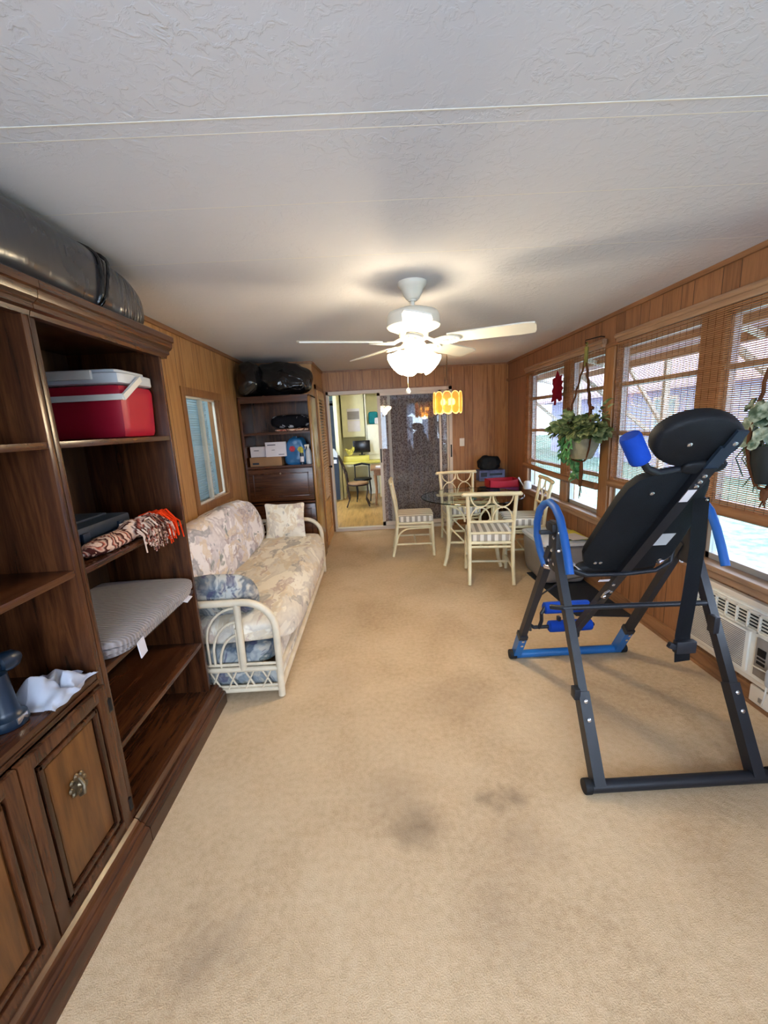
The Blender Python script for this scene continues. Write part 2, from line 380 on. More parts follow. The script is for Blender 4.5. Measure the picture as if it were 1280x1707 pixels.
MT['awning'] = plain('white_awning_sheet', S(214, 196, 214), .6, .3, 0, .05)
MT['roofpink'] = plain('pinkish_roof_sheet', S(178, 160, 178), .7, .2, 0, .08)
MT['magenta'] = plain('plum_cardboard', S(96, 40, 84), .6, .3, 0, .15)
MT['printbox'] = plain('blue_white_print', S(96, 108, 150), .6, .3, 0, .45)

# ------------------------------------------------------------------ mesh builder
class MB:
    def __init__(s): s.b = bmesh.new()
    def box(s, x0, x1, y0, y1, z0, z1, bev=0, rot=None, piv=None):
        r = bmesh.ops.create_cube(s.b, size=1)
        vs_ = r['verts']
        for v in vs_:
            v.co = Vector((x0+(v.co.x+.5)*(x1-x0), y0+(v.co.y+.5)*(y1-y0), z0+(v.co.z+.5)*(z1-z0)))
        if bev:
            es = list({e for v in vs_ for e in v.link_edges})
            rr = bmesh.ops.bevel(s.b, geom=es, offset=bev, segments=2, profile=.6, affect='EDGES')
            vs_ = list({v for f in rr['faces'] for v in f.verts} | {v for v in vs_ if v.is_valid})
        if rot is not None:
            p = Vector(piv) if piv else Vector(((x0+x1)/2, (y0+y1)/2, (z0+z1)/2))
            for v in vs_: v.co = p + rot @ (v.co-p)
        return s
    def tube(s, pts, r, n=10, closed=False, caps=True):
        pts = [Vector(p) for p in pts]
        if isinstance(r, (int, float)): r = [r]*len(pts)
        rings = []; prev = None; N_ = len(pts)
        for i, p in enumerate(pts):
            if closed: t = pts[(i+1) % N_]-pts[i-1]
            else: t = pts[min(i+1, N_-1)]-pts[max(i-1, 0)]
            t.normalize()
            if prev is None:
                a = Vector((0, 0, 1)) if abs(t.z) < .9 else Vector((1, 0, 0))
                u = t.cross(a).normalized()
            else:
                u = (prev - t*prev.dot(t)).normalized()
            prev = u; v = t.cross(u)
            rings.append([s.b.verts.new(p + (u*math.cos(2*PI*k/n)+v*math.sin(2*PI*k/n))*r[i]) for k in range(n)])
        M_ = N_ if closed else N_-1
        for i in range(M_):
            A, B = rings[i], rings[(i+1) % N_]
            for k in range(n): s.b.faces.new((A[k], A[(k+1) % n], B[(k+1) % n], B[k]))
        if caps and not closed:
            s.b.faces.new(rings[0]); s.b.faces.new(rings[-1][::-1])
        return s
    def beam(s, p, q, wx, wy, up=(1, 0, 0)):
        """rectangular bar p->q, wx along up-ish axis"""
        p = Vector(p); q = Vector(q); t = (q-p).normalized(); u = Vector(up); u = (u-t*u.dot(t)).normalized(); v = t.cross(u)
        a = [[s.b.verts.new(c+u*sx*wx/2+v*sy*wy/2) for sx, sy in ((-1, -1), (1, -1), (1, 1), (-1, 1))] for c in (p, q)]
        for k in range(4): s.b.faces.new((a[0][k], a[0][(k+1) % 4], a[1][(k+1) % 4], a[1][k]))
        s.b.faces.new(a[0]); s.b.faces.new(a[1][::-1]); return s
    def lathe(s, prof, c=(0, 0, 0), n=28, axis=None, caps=True):
        c = Vector(c); Q = Matrix.Identity(3) if axis is None else Vector((0, 0, 1)).rotation_difference(Vector(axis)).to_matrix()
        rings = []
        for r, z in prof:
            rings.append([s.b.verts.new(c+Q@Vector((r*math.cos(2*PI*k/n), r*math.sin(2*PI*k/n), z))) for k in range(n)])
        for A, B in zip(rings, rings[1:]):
            for k in range(n): s.b.faces.new((A[k], A[(k+1) % n], B[(k+1) % n], B[k]))
        if caps:
            s.b.faces.new(rings[0][::-1]); s.b.faces.new(rings[-1])
        return s
    def prism(s, poly, axis, a, b):
        """polygon given in the other two axes, extruded along axis from a to b"""
        def mk(p, t):
            return Vector({'x': (t, p[0], p[1]), 'y': (p[0], t, p[1]), 'z': (p[0], p[1], t)}[axis])
        A = [s.b.verts.new(mk(p, a)) for p in poly]; B = [s.b.verts.new(mk(p, b)) for p in poly]; n = len(poly)
        for k in range(n): s.b.faces.new((A[k], A[(k+1) % n], B[(k+1) % n], B[k]))
        s.b.faces.new(A[::-1]); s.b.faces.new(B); return s
    def soft(s, c, sx, sy, sz, p=5, n=12, amp=.0, fr=6, rot=None, seed=0, fn=None):
        """puffy rounded box"""
        c = Vector(c); n0 = len(s.b.verts); r = bmesh.ops.create_cube(s.b, size=2)
        es = list({e for v in r['verts'] for e in v.link_edges})
        bmesh.ops.subdivide_edges(s.b, edges=es, cuts=n, use_grid_fill=True)
        s.b.verts.ensure_lookup_table(); allv = s.b.verts[n0:]
        for v in allv:
            q = v.co.copy(); L = (abs(q.x)**p+abs(q.y)**p+abs(q.z)**p)**(1/p); q = q/L
            q = Vector((q.x*sx/2, q.y*sy/2, q.z*sz/2))
            if fn: q = fn(q)
            if amp:
                d = noise.noise(q*fr+Vector((seed, seed*2, 3))); d2 = noise.noise(q*fr*2.3+Vector((seed, 5, seed)))
                nn = q.normalized(); q += nn*(d*amp+d2*amp*.45)
            if rot is not None: q = rot@q
            v.co = c+q
        return s
    def grid(s, fn, nu, nv, thick=0):
        V = [[s.b.verts.new(Vector(fn(i/nu, j/nv))) for j in range(nv+1)] for i in range(nu+1)]
        fs = []
        for i in range(nu):
            for j in range(nv): fs.append(s.b.faces.new((V[i][j], V[i+1][j], V[i+1][j+1], V[i][j+1])))
        if thick: bmesh.ops.solidify(s.b, geom=fs, thickness=thick)
        return s
    def leaf(s, p, d, up, L, W, fold=.25):
        p = Vector(p); d = Vector(d).normalized(); up = Vector(up); sd = d.cross(up)
        if sd.length < 1e-3: sd = Vector((1, 0, 0))
        sd.normalize(); nn = sd.cross(d)
        c = [p, p+d*L*.35-nn*L*.03, p+d*L*.75-nn*L*.05, p+d*L-nn*L*.16]
        m = [s.b.verts.new(x) for x in c]
        for sg in (1, -1):
            a = s.b.verts.new(c[1]+sd*sg*W*.5+nn*W*fold); b = s.b.verts.new(c[2]+sd*sg*W*.38+nn*W*fold*.8)
            s.b.faces.new((m[0], m[1], a) if sg > 0 else (m[0], a, m[1]))
            s.b.faces.new((m[1], m[2], b, a) if sg > 0 else (m[1], a, b, m[2]))
            s.b.faces.new((m[2], m[3], b) if sg > 0 else (m[2], b, m[3]))
        return s
    def build(s, name, mat, parent=None, world=False, smooth=True, ang=40):
        me = bpy.data.meshes.new(name)
        bmesh.ops.recalc_face_normals(s.b, faces=s.b.faces)
        if world and parent is not None:
            inv = parent.matrix_basis.inverted()
            if parent.parent: inv = inv@parent.parent.matrix_basis.inverted()
            bmesh.ops.transform(s.b, matrix=inv, verts=s.b.verts)
        s.b.to_mesh(me); s.b.free()
        me.materials.append(mat if not isinstance(mat, str) else MT[mat])
        if smooth:
            me.polygons.foreach_set('use_smooth', [True]*len(me.polygons))
            me.set_sharp_from_angle(angle=math.radians(ang))
        o = bpy.data.objects.new(name, me); COL.objects.link(o)
        if parent is not None: o.parent = parent
        return o

def tag(o, label, cat, group=None):
    o['label'] = label; o['category'] = cat
    if group: o['group'] = group
    return o
def thing(name, label, cat, loc=(0, 0, 0), rz=0, group=None):
    o = bpy.data.objects.new(name, None); COL.objects.link(o); o.location = loc; o.rotation_euler = (0, 0, rz)
    o.empty_display_size = .05
    o.matrix_basis = Matrix.Translation(loc) @ Matrix.Rotation(rz, 4, 'Z')
    return tag(o, label, cat, group)
def struct(name, mb, mat, **k):
    o = mb.build(name, mat, **k); o['kind'] = 'structure'; return o
def single(name, mb, mat, label, cat, origin=None, group=None, **k):
    """a one-mesh thing with its origin at `origin`"""
    if origin is not None:
        bmesh.ops.translate(mb.b, verts=mb.b.verts, vec=-Vector(origin))
    o = mb.build(name, mat, **k)
    if origin is not None: o.location = origin
    return tag(o, label, cat, group)
def dup(root, loc, rz, label, group=None):
    r = root.copy(); COL.objects.link(r); r.matrix_basis = Matrix.Translation(loc) @ Matrix.Rotation(rz, 4, 'Z'); r['label'] = label
    if group: r['group'] = group
    for ch in list(root.children):
        c = ch.copy(); COL.objects.link(c); c.parent = r
        for g in ch.children:
            d = g.copy(); COL.objects.link(d); d.parent = c
    return r
def RX(a): return Matrix.Rotation(a, 3, 'X')
def RY(a): return Matrix.Rotation(a, 3, 'Y')
def RZ(a): return Matrix.Rotation(a, 3, 'Z')
def text_mesh(name, txt, size, mat, parent, loc, rot):
    cu = bpy.data.curves.new(name, 'FONT'); cu.body = txt; cu.size = size; cu.extrude = .0006
    o = bpy.data.objects.new(name, cu); COL.objects.link(o)
    dg = bpy.context.evaluated_depsgraph_get(); me = bpy.data.meshes.new_from_object(o.evaluated_get(dg))
    bpy.data.objects.remove(o); me.materials.append(MT[mat])
    o = bpy.data.objects.new(name, me); COL.objects.link(o); o.parent = parent; o.location = loc; o.rotation_euler = rot
    return o

# ================================================================== ROOM
LW, RW, BW, CH = -1.463, 1.93, 6.175, 2.314
FY = -1.6       # wall behind the camera
struct('floor', MB().box(LW-.1, RW+.12, FY-.1, BW+.02, -.06, 0), 'carpet', smooth=False)
struct('ceiling', MB().box(LW-.1, RW+.14, FY-.1, BW+.1, CH, CH+.08), 'ceiling', smooth=False)
mb = MB()
for y, s_, h_ in ((1.235, .0022, .0012), (1.29, .0014, .0004), (2.134, .0012, .0004), (1.66, .0010, .0004), (-.2, .002, .001)):
    mb.box(LW+.02, RW-.02, y-s_, y+s_, CH-h_, CH+.001)
struct('trim_1', mb, 'white', smooth=False)
# left wall with an interior window (y 3.40..4.14, z .96..1.85)
wy0, wy1, wz0, wz1 = 3.41, 4.13, .965, 1.845
mb = MB()
mb.box(LW-.1, LW, FY-.1, wy0, 0, CH); mb.box(LW-.1, LW, wy1, BW+.1, 0, CH)
mb.box(LW-.1, LW, wy0, wy1, 0, wz0); mb.box(LW-.1, LW, wy0, wy1, wz1, CH)
struct('wall_left', mb, 'panelY', smooth=False)
# right wall
mb = MB()
mb.box(RW, RW+.1, FY-.1, BW+.1, 0, .66); mb.box(RW, RW+.1, FY-.1, BW+.1, 2.06, CH)
for a, b in ((5.33, BW+.1), (3.42, 3.60), (FY-.1, -1.45)): mb.box(RW, RW+.1, a, b, .66, 2.06)
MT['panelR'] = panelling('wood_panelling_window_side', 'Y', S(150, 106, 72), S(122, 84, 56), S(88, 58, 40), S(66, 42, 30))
struct('wall_right', mb, 'panelR', smooth=False)
mb = MB()
for a, b in ((2.40, 2.58), (.95, 1.12), (-.45, -.28), (4.24, 4.40)): mb.box(RW+.012, RW+.1, a, b, .66, 2.06)
struct('trim_2', mb, 'trimwoodz', smooth=False)
# far wall with patio door opening x -.663..1.121, z 0..2.03
DX0, DX1, DZ = -.663, 1.121, 2.03
mb = MB()
mb.box(LW-.1, DX0, BW, BW+.1, 0, CH); mb.box(DX1, RW+.1, BW, BW+.1, 0, CH); mb.box(DX0, DX1, BW, BW+.1, DZ, CH)
struct('wall_back', mb, 'panelX', smooth=False)
# wall behind the camera with a wide window
mb = MB()
mb.box(LW-.1, -1.15, FY-.1, FY, 0, CH); mb.box(1.75, RW+.1, FY-.1, FY, 0, CH)
mb.box(-1.15, 1.75, FY-.1, FY, 0, .72); mb.box(-1.15, 1.75, FY-.1, FY, 2.16, CH); mb.box(.42, 1.06, FY-.1, FY, .72, 2.16)
struct('wall_front', mb, 'panelX', smooth=False)
mb = MB()
for x in (-1.15, -.37, .38, 1.06, 1.71): mb.box(x, x+.04, FY-.07, FY-.03, .72, 2.16)
for z in (.72, 2.12): mb.box(-1.15, 1.75, FY-.07, FY-.03, z, z+.04)
win = struct('window_1', mb, 'cream', smooth=False)
MB().box(-1.12, 1.72, FY-.055, FY-.05, .75, 2.13).build('pane', 'glass', win, smooth=False)
# closet bump-out in the far left corner
CX = -.705
mb = MB(); mb.box(LW, CX, 5.19, BW, 0, CH)
struct('wall_closet', mb, 'panelY', smooth=False)
# trims: ceiling cove and wall edge mouldings
struct('trim_3', MB().box(LW, LW+.018, FY, 5.19, CH-.03, CH).box(CX, CX+.015, 5.19, BW, CH-.03, CH).box(CX+.015, RW, BW-.015, BW, CH-.02, CH)
       .box(LW, CX, 5.175, 5.19, CH-.03, CH), 'trimwood', smooth=False)
struct('trim_4', MB().box(RW-.018, RW, FY, BW, CH-.028, CH).box(RW-.02, RW, FY, BW, 2.06, 2.09), 'trimwood', smooth=False)
struct('baseboard_right', MB().box(RW-.016, RW, FY, BW, 0, .10, .003).box(RW-.024, RW, FY, BW, 0, .02), 'trimwood', smooth=False)
struct('baseboard_left', MB().box(LW, LW+.014, 3.0, 4.6, 0, .09).box(CX, CX+.014, 5.19, 5.28, 0, .09), 'trimwood', smooth=False)
struct('trim_5', MB().box(RW-.055, RW+.03, FY, 5.36, .635, .665, .004).box(RW-.03, RW, FY, 5.36, .585, .635, .003), 'sillwood', smooth=False)
struct('trim_6', MB().box(RW-.014, RW, 5.30, 5.37, .66, 2.06).box(RW-.016, RW, 3.44, 3.58, .66, 2.06, .003), 'trimwoodz', smooth=False)

# windows along the right wall: aluminium awning sashes
def awn_window(n, y0, y1):
    mb = MB(); X0, X1 = RW+.035, RW+.075; t = .028
    mb.box(X0, X1, y0, y0+t, .665, 2.06).box(X0, X1, y1-t, y1, .665, 2.06)
    mb.box(X0, X1, y0, y1, .665, .70).box(X0, X1, y0, y1, 2.03, 2.06)
    for z in (1.01, 1.385, 1.76): mb.box(X0-.008, X1, y0, y1, z-.016, z+.016)
    fr = struct('window_%d' % n, mb, 'alu', smooth=False)
    for z0, z1 in ((.70, .994), (1.026, 1.369), (1.401, 1.744), (1.776, 2.03)):
        MB().box(RW+.05, RW+.054, y0+t, y1-t, z0, z1).build('pane', 'glass', fr, smooth=False)
    return fr
for i, (a, b) in enumerate(((4.40, 5.33), (3.60, 4.24), (2.58, 3.42), (1.12, 2.40), (-.28, .95), (-1.45, -.45))):
    awn_window(i+2, a, b)

# interior window on the left wall
mb = MB(); t = .065
T_ = LW+.009
mb.box(LW, T_, wy0-t, wy1+t, wz1, wz1+t, .002).box(LW, T_, wy0-t, wy1+t, wz0-t, wz0, .002)
mb.box(LW, T_, wy0-t, wy0, wz0, wz1, .002).box(LW, T_, wy1, wy1+t, wz0, wz1, .002)
mb.box(LW-.02, LW, wy0-.001, wy0+.008, wz0, wz1).box(LW-.1, LW, wy1-.008, wy1+.001, wz0, wz1)
wl = struct('window_8', mb, 'trimwoodz', smooth=False)
mb = MB(); f = .015; ym = (wy0+wy1)/2
for a, b, dx in ((wy0+.008, ym+.008, 0), (ym-.008, wy1-.008, -.02)):
    x0, x1 = LW-.035+dx, LW-.015+dx
    mb.box(x0, x1, a, a+f, wz0, wz1).box(x0, x1, b-f, b, wz0, wz1).box(x0, x1, a, b, wz0, wz0+f).box(x0, x1, a, b, wz1-f, wz1)
MB_ = mb.build('sash', 'white', wl, smooth=False)
MB().box(LW-.028, LW-.025, wy0+.03, ym, wz0+.02, wz1-.02).box(LW-.048, LW-.045, ym, wy1-.03, wz0+.02, wz1-.02).build('pane', 'glass', wl, smooth=False)
MT['miniblind'] = plain('pale_blue_blind', S(196, 220, 230), .6, .3, 0, .04)
struct('wall_inner', MB().box(LW-.9, LW-.88, 2.6, 5.2, .3, 2.3).box(LW-.88, LW-.1, 2.6, 5.2, .3, .34).box(LW-.88, LW-.1, 2.6, 5.2, 2.26, 2.3).box(LW-.88, LW-.1, 2.6, 2.64, .3, 2.3).box(LW-.88, LW-.1, 5.16, 5.2, .3, 2.3), 'kblue', smooth=False)
area('inner_room_fill', (LW-.5, 3.9, 2.2), (0, 0, 0), .5, 1.5, 20, (.90, .95, 1.0))  # added fill light, brightens the blind and room behind the window
mb = MB()
for i in range(44):
    z = wz0+.01+i*.0198
    mb.box(LW-.090, LW-.068, wy0+.01, ym+.22, z, z+.0022, rot=RY(-.98))
wb = single('mini_blind', mb, 'miniblind', 'pale blue horizontal mini blind behind the small window by the sofa', 'blind', (LW-.08, 3.7, wz1), smooth=False)

# ---------------------------------------------------------------- patio door
FRM = MB()
y0, y1 = BW-.03, BW+.09
FRM.box(DX0, DX0+.03, y0, y1, 0, DZ).box(DX1-.045, DX1, y0, y1, 0, DZ).box(DX0, DX1, y0, y1, DZ-.045, DZ).box(DX0, DX1, y0-.01, y1, 0, .035)
FRM.box(DX0, DX1, y0-.02, y0-.005, .035, .05)
door = struct('door_1', FRM, 'cream', smooth=False)
def dpanel(x0, x1, y, h):
    mb = MB(); a, b = y-.016, y+.016
    mb.box(x0, x0+.042, a, b, .05, DZ-.045).box(x1-.032, x1, a, b, .05, DZ-.045)
    mb.box(x0, x1, a, b, .05, .11).box(x0, x1, a, b, DZ-.085, DZ-.045)
    p = mb.build('sliding_panel', 'cream', door, smooth=False)
    MB().box(x0+.04, x1-.03, y-.003, y+.003, .11, DZ-.085).build('pane', 'doorglass', p, smooth=False)
    if h: MB().box(x0+.012, x0+.030, a-.022, a, 1.0, 1.2, .004).build('handle', 'iron', p)
    return p
dpanel(.055, .965, BW+.005, True)
dpanel(.20, 1.085, BW+.045, False)
MB().box(DX1-.03, DX1-.012, y0-.014, y0, 1.03, 1.21, .003).build('latch', 'iron', door)
struct('trim_7', MB().box(DX0-.05, DX0, BW-.016, BW, 0, DZ+.02).box(DX0-.05, DX1, BW-.012, BW, DZ, DZ+.02), 'trimwoodz', smooth=False)

# ---------------------------------------------------------------- closet louvre door
ld = struct('door_2', MB().box(CX, CX+.03, 5.36, 5.42, .02, 2.0).box(CX, CX+.03, 5.93, 5.99, .02, 2.0).box(CX, CX+.03, 5.42, 5.93, .02, .16)
            .box(CX, CX+.03, 5.42, 5.93, 1.90, 2.0).box(CX, CX+.03, 5.42, 5.93, .52, .60), 'louvre', smooth=False)
mb = MB()
for i in range(34):
    z = .625+i*.0375
    mb.box(CX+.008, CX+.034, 5.42, 5.93, z, z+.006, rot=RY(.6))
mb.build('louvres', 'louvre', ld, smooth=False)
MB().box(CX+.001, CX+.004, 5.42, 5.93, .6, 1.90).build('louvre_gap_shade', 'walnutZ', ld, smooth=False)  # dark sheet painted in for the shade between the slats
MB().box(CX+.002, CX+.012, 5.42, 5.93, .16, .52).build('door_panel', 'louvre', ld, smooth=False)
MB().lathe([(.008, 0), (.008, .02), (.017, .03), (.017, .042), (.006, .05)], (CX+.03, 5.955, 1.0), 14, (1, 0, 0)).build('door_knob', 'iron', ld)
struct('trim_8', MB().box(CX, CX+.016, 5.29, 5.355, 0, 2.06).box(CX, CX+.016, 5.995, 6.06, 0, 2.06).box(CX, CX+.016, 5.29, 6.06, 2.005, 2.06), 'trimwoodz', smooth=False)
MB_ = None

# ================================================================== OUTSIDE
struct('ground', MB().box(2.03, 45, -25, 45, -.5, -.42), 'grass', smooth=False)
t = thing('awning', 'white sheet awning roof over the side windows on tan beams', 'awning', (2.1, 2, 2.25))
MB().prism([(2.03, 2.36), (3.6, 2.24), (3.6, 2.26), (2.03, 2.38)], 'y', -3, 8).build('roof_sheet', 'awning', t, True, smooth=False)
for x in (2.5, 3.0, 3.55): MB().box(x-.03, x+.03, -3, 8, 2.255-(x-2.0)*.076, 2.335-(x-2.0)*.076).build('beam', 'trimwood', t, True, smooth=False)
for y in (-1.8, .9, 3.0, 5.2, 7.4):
    ps = MB().box(3.52, 3.58, y-.03, y+.03, -.42, 2.15).build('post', 'white', t, True, smooth=False)
    MB().beam((3.55, y, 1.35), (3.55, y+.8, 2.15), .04, .04).build('brace', 'white', ps, True, smooth=False)
    MB().beam((2.1, y, 2.29), (3.5, y+.9, 2.15), .05, .03, (0, 0, 1)).build('diagonal_strut', 'white', ps, True, smooth=False)
    MB().beam((3.5, y, 1.2), (2.3, y+.2, 2.26), .04, .04, (0, 1, 0)).build('knee_brace', 'white', ps, True, smooth=False)
t = thing('neighbour_house', 'pale blue neighbour house with a pinkish roof beyond the lawn', 'house', (11, 4, -.42))
MB().box(10, 14, -14, 24, -.42, 2.35).build('wall', 'siding', t, True, smooth=False)
MB().prism([(9.4, 2.3), (12, 3.7), (14.6, 2.3), (14.6, 2.2), (9.4, 2.2)], 'y', -14.5, 24.5).build('roof', 'roofpink', t, True, smooth=False)
for y in (-8, -2, 3, 8, 14):
    w_ = MB().box(9.97, 10.0, y, y+1.2, .9, 2.0).build('window', 'white', t, True, smooth=False)
    MB().box(9.96, 9.975, y+.08, y+1.12, .98, 1.92).build('pane', 'kblue', w_, True, smooth=False)

# ================================================================== BOOKCASES (left)
FX = -1.01      # front plane of the case
def bookcase(name, label, y0, y1, shelves, doors):
    t = thing(name, label, 'bookcase', (-1.2, (y0+y1)/2, 0)); W = dict(world=True)
    bx0 = LW+.012
    for a, b in ((y0, y0+.023), (y1-.023, y1)):
        MB().box(bx0, FX, a, b, .10, 1.955, .0015).build('side_panel', 'walnutZ', t, **W)
    MB().box(bx0, bx0+.008, y0+.02, y1-.02, .1, 1.95).build('back_panel', 'backwood', t, **W)
    MB().box(bx0, FX, y0, y1, 1.94, 1.965).build('top_panel', 'walnutX', t, **W)
    # crown moulding, stepped profile along y
    prof = [(FX-.02, 1.915), (FX+.006, 1.915), (FX+.010, 1.928), (FX+.022, 1.934), (FX+.022, 1.948), (FX+.030, 1.952), (FX+.040, 1.962), (FX+.043, 1.975),
            (FX+.043, 1.984), (FX+.052, 1.988), (FX+.052, 2.010), (FX+.046, 2.015), (FX-.02, 2.015)]
    e = .045 if y1 > 2 else 0
    MB().prism(prof, 'y', y0, y1+e).build('crown_moulding', 'walnutY', t, ang=25, **W)
    MB().box(bx0, FX-.02, y0, y1, 2.0, 2.012).build('cap_board', 'walnutX', t, **W)
    # plinth, stepped
    prof = [(FX-.03, 0), (FX+.061, 0), (FX+.061, .062), (FX+.056, .072), (FX+.044, .076), (FX+.044, .086), (FX+.036, .094), (FX+.026, .096),
            (FX+.022, .108), (FX+.010, .116), (FX+.002, .116), (FX-.03, .116)]
    e = .05 if y1 > 2 else 0
    MB().prism(prof, 'y', y0, y1+e).build('plinth', 'walnutY', t, ang=25, **W)
    MB().box(bx0, FX, y0+.02, y1-.02, .10, .122).build('bottom_shelf', 'walnutY', t, **W)
    for z in shelves:
        MB().box(bx0+.008, FX-.002, y0+.023, y1-.023, z-.022, z, .0015).build('shelf', 'walnutY', t, **W)
    if doors:
        MB().box(FX-.02, FX, y0+.02, y1-.02, .712, .728).build('rail', 'walnutY', t, **W)
        ym = (y0+y1)/2
        for a, b, hx in ((y0+.015, ym-.002, 1), (ym+.002, y1-.022, 0)):
            z0, z1 = .128, .708
            mb = MB(); X0, X1 = FX, FX+.02; s_ = .045
            mb.box(X0, X1, a, a+s_, z0, z1, .005).box(X0, X1, b-s_, b, z0, z1, .005).box(X0, X1, a+s_-.006, b-s_+.006, z0, z0+s_, .005).box(X0, X1, a+s_-.006, b-s_+.006, z1-s_, z1, .005)
            d = mb.build('door', 'walnutZ', t, **W)
            mb = MB(); q = s_+.002; X2 = FX+.012
            for (ya, yb, za, zb) in ((a+q+.008, a+q+.026, z0+q+.008, z1-q-.008), (b-q-.026, b-q-.008, z0+q+.008, z1-q-.008), (a+q+.008, b-q-.008, z0+q+.008, z0+q+.026), (a+q+.008, b-q-.008, z1-q-.026, z1-q-.008)):
                mb.box(FX, X2+.006, ya, yb, za, zb, .005)
            mb.build('panel_moulding', 'walnutZ', d, **W)
            MB().box(FX, FX+.003, a+s_, b-s_, z0+s_, z1-s_).box(FX, FX+.011, a+s_+.036, b-s_-.036, z0+s_+.036, z1-s_-.036, .004).build('door_panel', 'doorpanel', d, **W)
            yc = (a+b)/2-.01; zc = .485
            mb = MB().lathe([(.0, 0), (.026, 0), (.030, .004), (.022, .008), (.012, .012), (.008, .022), (.012, .028), (.004, .032)], (FX+.011, yc, zc), 18, (1, 0, 0))
            for k in range(8):
                an = k*PI/4; mb.lathe([(.007, 0), (.010, .004), (.006, .009)], (FX+.011, yc+.028*math.cos(an), zc+.028*math.sin(an)), 10, (1, 0, 0))
            mb.tube([(FX+.026, yc-.004, zc+.026), (FX+.044, yc-.012, zc+.008), (FX+.044, yc-.016, zc-.016), (FX+.026, yc-.012, zc-.03)], [.005, .006, .007, .005], 8)
            mb.build('door_pull', 'brass', d, **W)
            hy = y1-.018 if not hx else y0+.018
            for z in (.2, .62):
                MB().box(FX, FX+.022, hy-.009, hy+.009, z-.025, z+.025, .002).build('hinge', 'iron', d, **W)
    return t
bookcase('bookcase', 'dark walnut bookcase with two panelled doors below, nearest the camera', .575, 1.3585, (1.545, 1.128, .752), True)
bookcase('bookcase', 'dark walnut open bookcase without doors, holding the red cooler, beside the sofa', 1.3615, 2.155, (1.545, 1.118, .738, .425), False)

# ------------------------------------------------ big wrapped bag on the bookcases
def bagfn(q):
    q = q.copy()
    s_ = 1 - .10*max(0, q.y/.72)**2
    q.x *= s_; q.z *= (1-.32*max(0, q.y/.72)**3) if q.z > 0 else 1
    q.z = max(q.z, -.13)
    return q
t = thing('plastic_wrapped_bundle', 'large grey plastic wrapped bundle lying along the tops of the two bookcases', 'bag', (-1.2, 1.5, 2.016))
MB().soft((-1.245, 1.57, 2.153), .42, 1.50, .28, 3.6, 26, .013, 5, fn=bagfn, seed=4).build('wrap', 'greybag', t, True)
mb = MB()
for yy, tw in ((1.80, .0), (1.84, .05)):
    mb.tube([(-1.245+.222*math.copysign(abs(math.cos(a))**.6, math.cos(a))*(1.0-.05*(yy-1.56)), yy+tw*math.sin(a)+.02*math.sin(3*a), 2.152+.143*math.copysign(abs(math.sin(a))**.6, math.sin(a))) for a in [k*PI/16 for k in range(-6, 17)]], .007, 6)
mb.build('tape_band', 'blackbag', t, True)

# ------------------------------------------------ cooler
t = thing('cooler_box', 'red cooler with white lid and swing handle on the top bookcase shelf', 'cooler', (-1.235, 1.99, 1.547))
def cfn(q):
    k_ = 1+.05*(q.z/.2); return Vector((q.x*k_, q.y*k_, q.z))
MB().soft((-1.245, 1.99, 1.547+.11), .37, .27, .226, 14, 10, fn=cfn).build('body', 'red', t, True)
MB().soft((-1.245, 1.99, 1.795), .385, .285, .05, 12, 8).soft((-1.245, 1.99, 1.818), .345, .245, .035, 9, 8).build('lid', 'ltgrey', t, True)
MB().box(-1.34, -1.16, 1.835, 1.85, 1.79, 1.826, .003).build('latch', 'white', t, True)
mb = MB().beam((-1.445, 1.838, 1.715), (-1.042, 1.838, 1.715), .012, .024, (0, 1, 0))
for x in (-1.445, -1.042): mb.beam((x, 1.838, 1.712), (x, 1.99, 1.80), .012, .024, (1, 0, 0))
mb.build('handle', 'white', t, True)

# ------------------------------------------------ tool case and crochet afghan on the second shelf
t = thing('tool_case', 'charcoal plastic tool case on the second bookcase shelf behind the afghan', 'case', (-1.25, 1.69, 1.12))
MB().box(-1.43, -1.12, 1.50, 1.87, 1.12, 1.165, .012).build('lower_shell', 'casegrey', t, True)
MB().box(-1.43, -1.12, 1.50, 1.87, 1.168, 1.222, .014).box(-1.36, -1.19, 1.55, 1.82, 1.222, 1.232, .004).build('upper_shell', 'casegrey', t, True)
mb = MB()
for y in (1.56, 1.79): mb.box(-1.122, -1.108, y-.02, y+.02, 1.145, 1.20, .003)
mb.build('latch', 'navy', t, True)
MB().tube([(-1.12, 1.62, 1.165), (-1.098, 1.63, 1.165), (-1.098, 1.73, 1.165), (-1.12, 1.74, 1.165)], .008, 8).build('handle', 'casegrey', t, True)
t = thing('crochet_afghan', 'rolled striped crochet afghan with orange fringe on the second bookcase shelf', 'blanket', (-1.045, 1.67, 1.12))
MB().soft((-1.062, 1.63, 1.150), .088, .36, .062, 2.4, 12, .010, 26, seed=2).soft((-1.055, 1.77, 1.163), .09, .16, .08, 2.3, 8, .012, 26, seed=5).build('roll', 'afghan', t, True)
mb = MB(); mo = MB()
for i in range(150):
    y = random.uniform(1.72, 1.95); far = (y-1.72)/.23
    x0 = random.uniform(-1.09, -1.02); z0 = 1.17+random.uniform(-.01, .022)+.01*far
    dx = random.uniform(.05, .085); dy = random.uniform(-.02, .06); dz = random.uniform(.05, .11)
    xe = x0+dx; p = [(x0, y, z0), (x0+dx*.5, y+dy*.4, z0+.012), (max(xe, -.985), y+dy*.8, z0-.025), (max(xe, -.985)+.006, y+dy, z0-dz)]
    (mo if far > .62 else mb).tube(p, [.0042, .0042, .004, .003], 5)
mb.build('striped_fringe', 'afghan', t, True); mo.build('orange_fringe', 'orange', t, True)

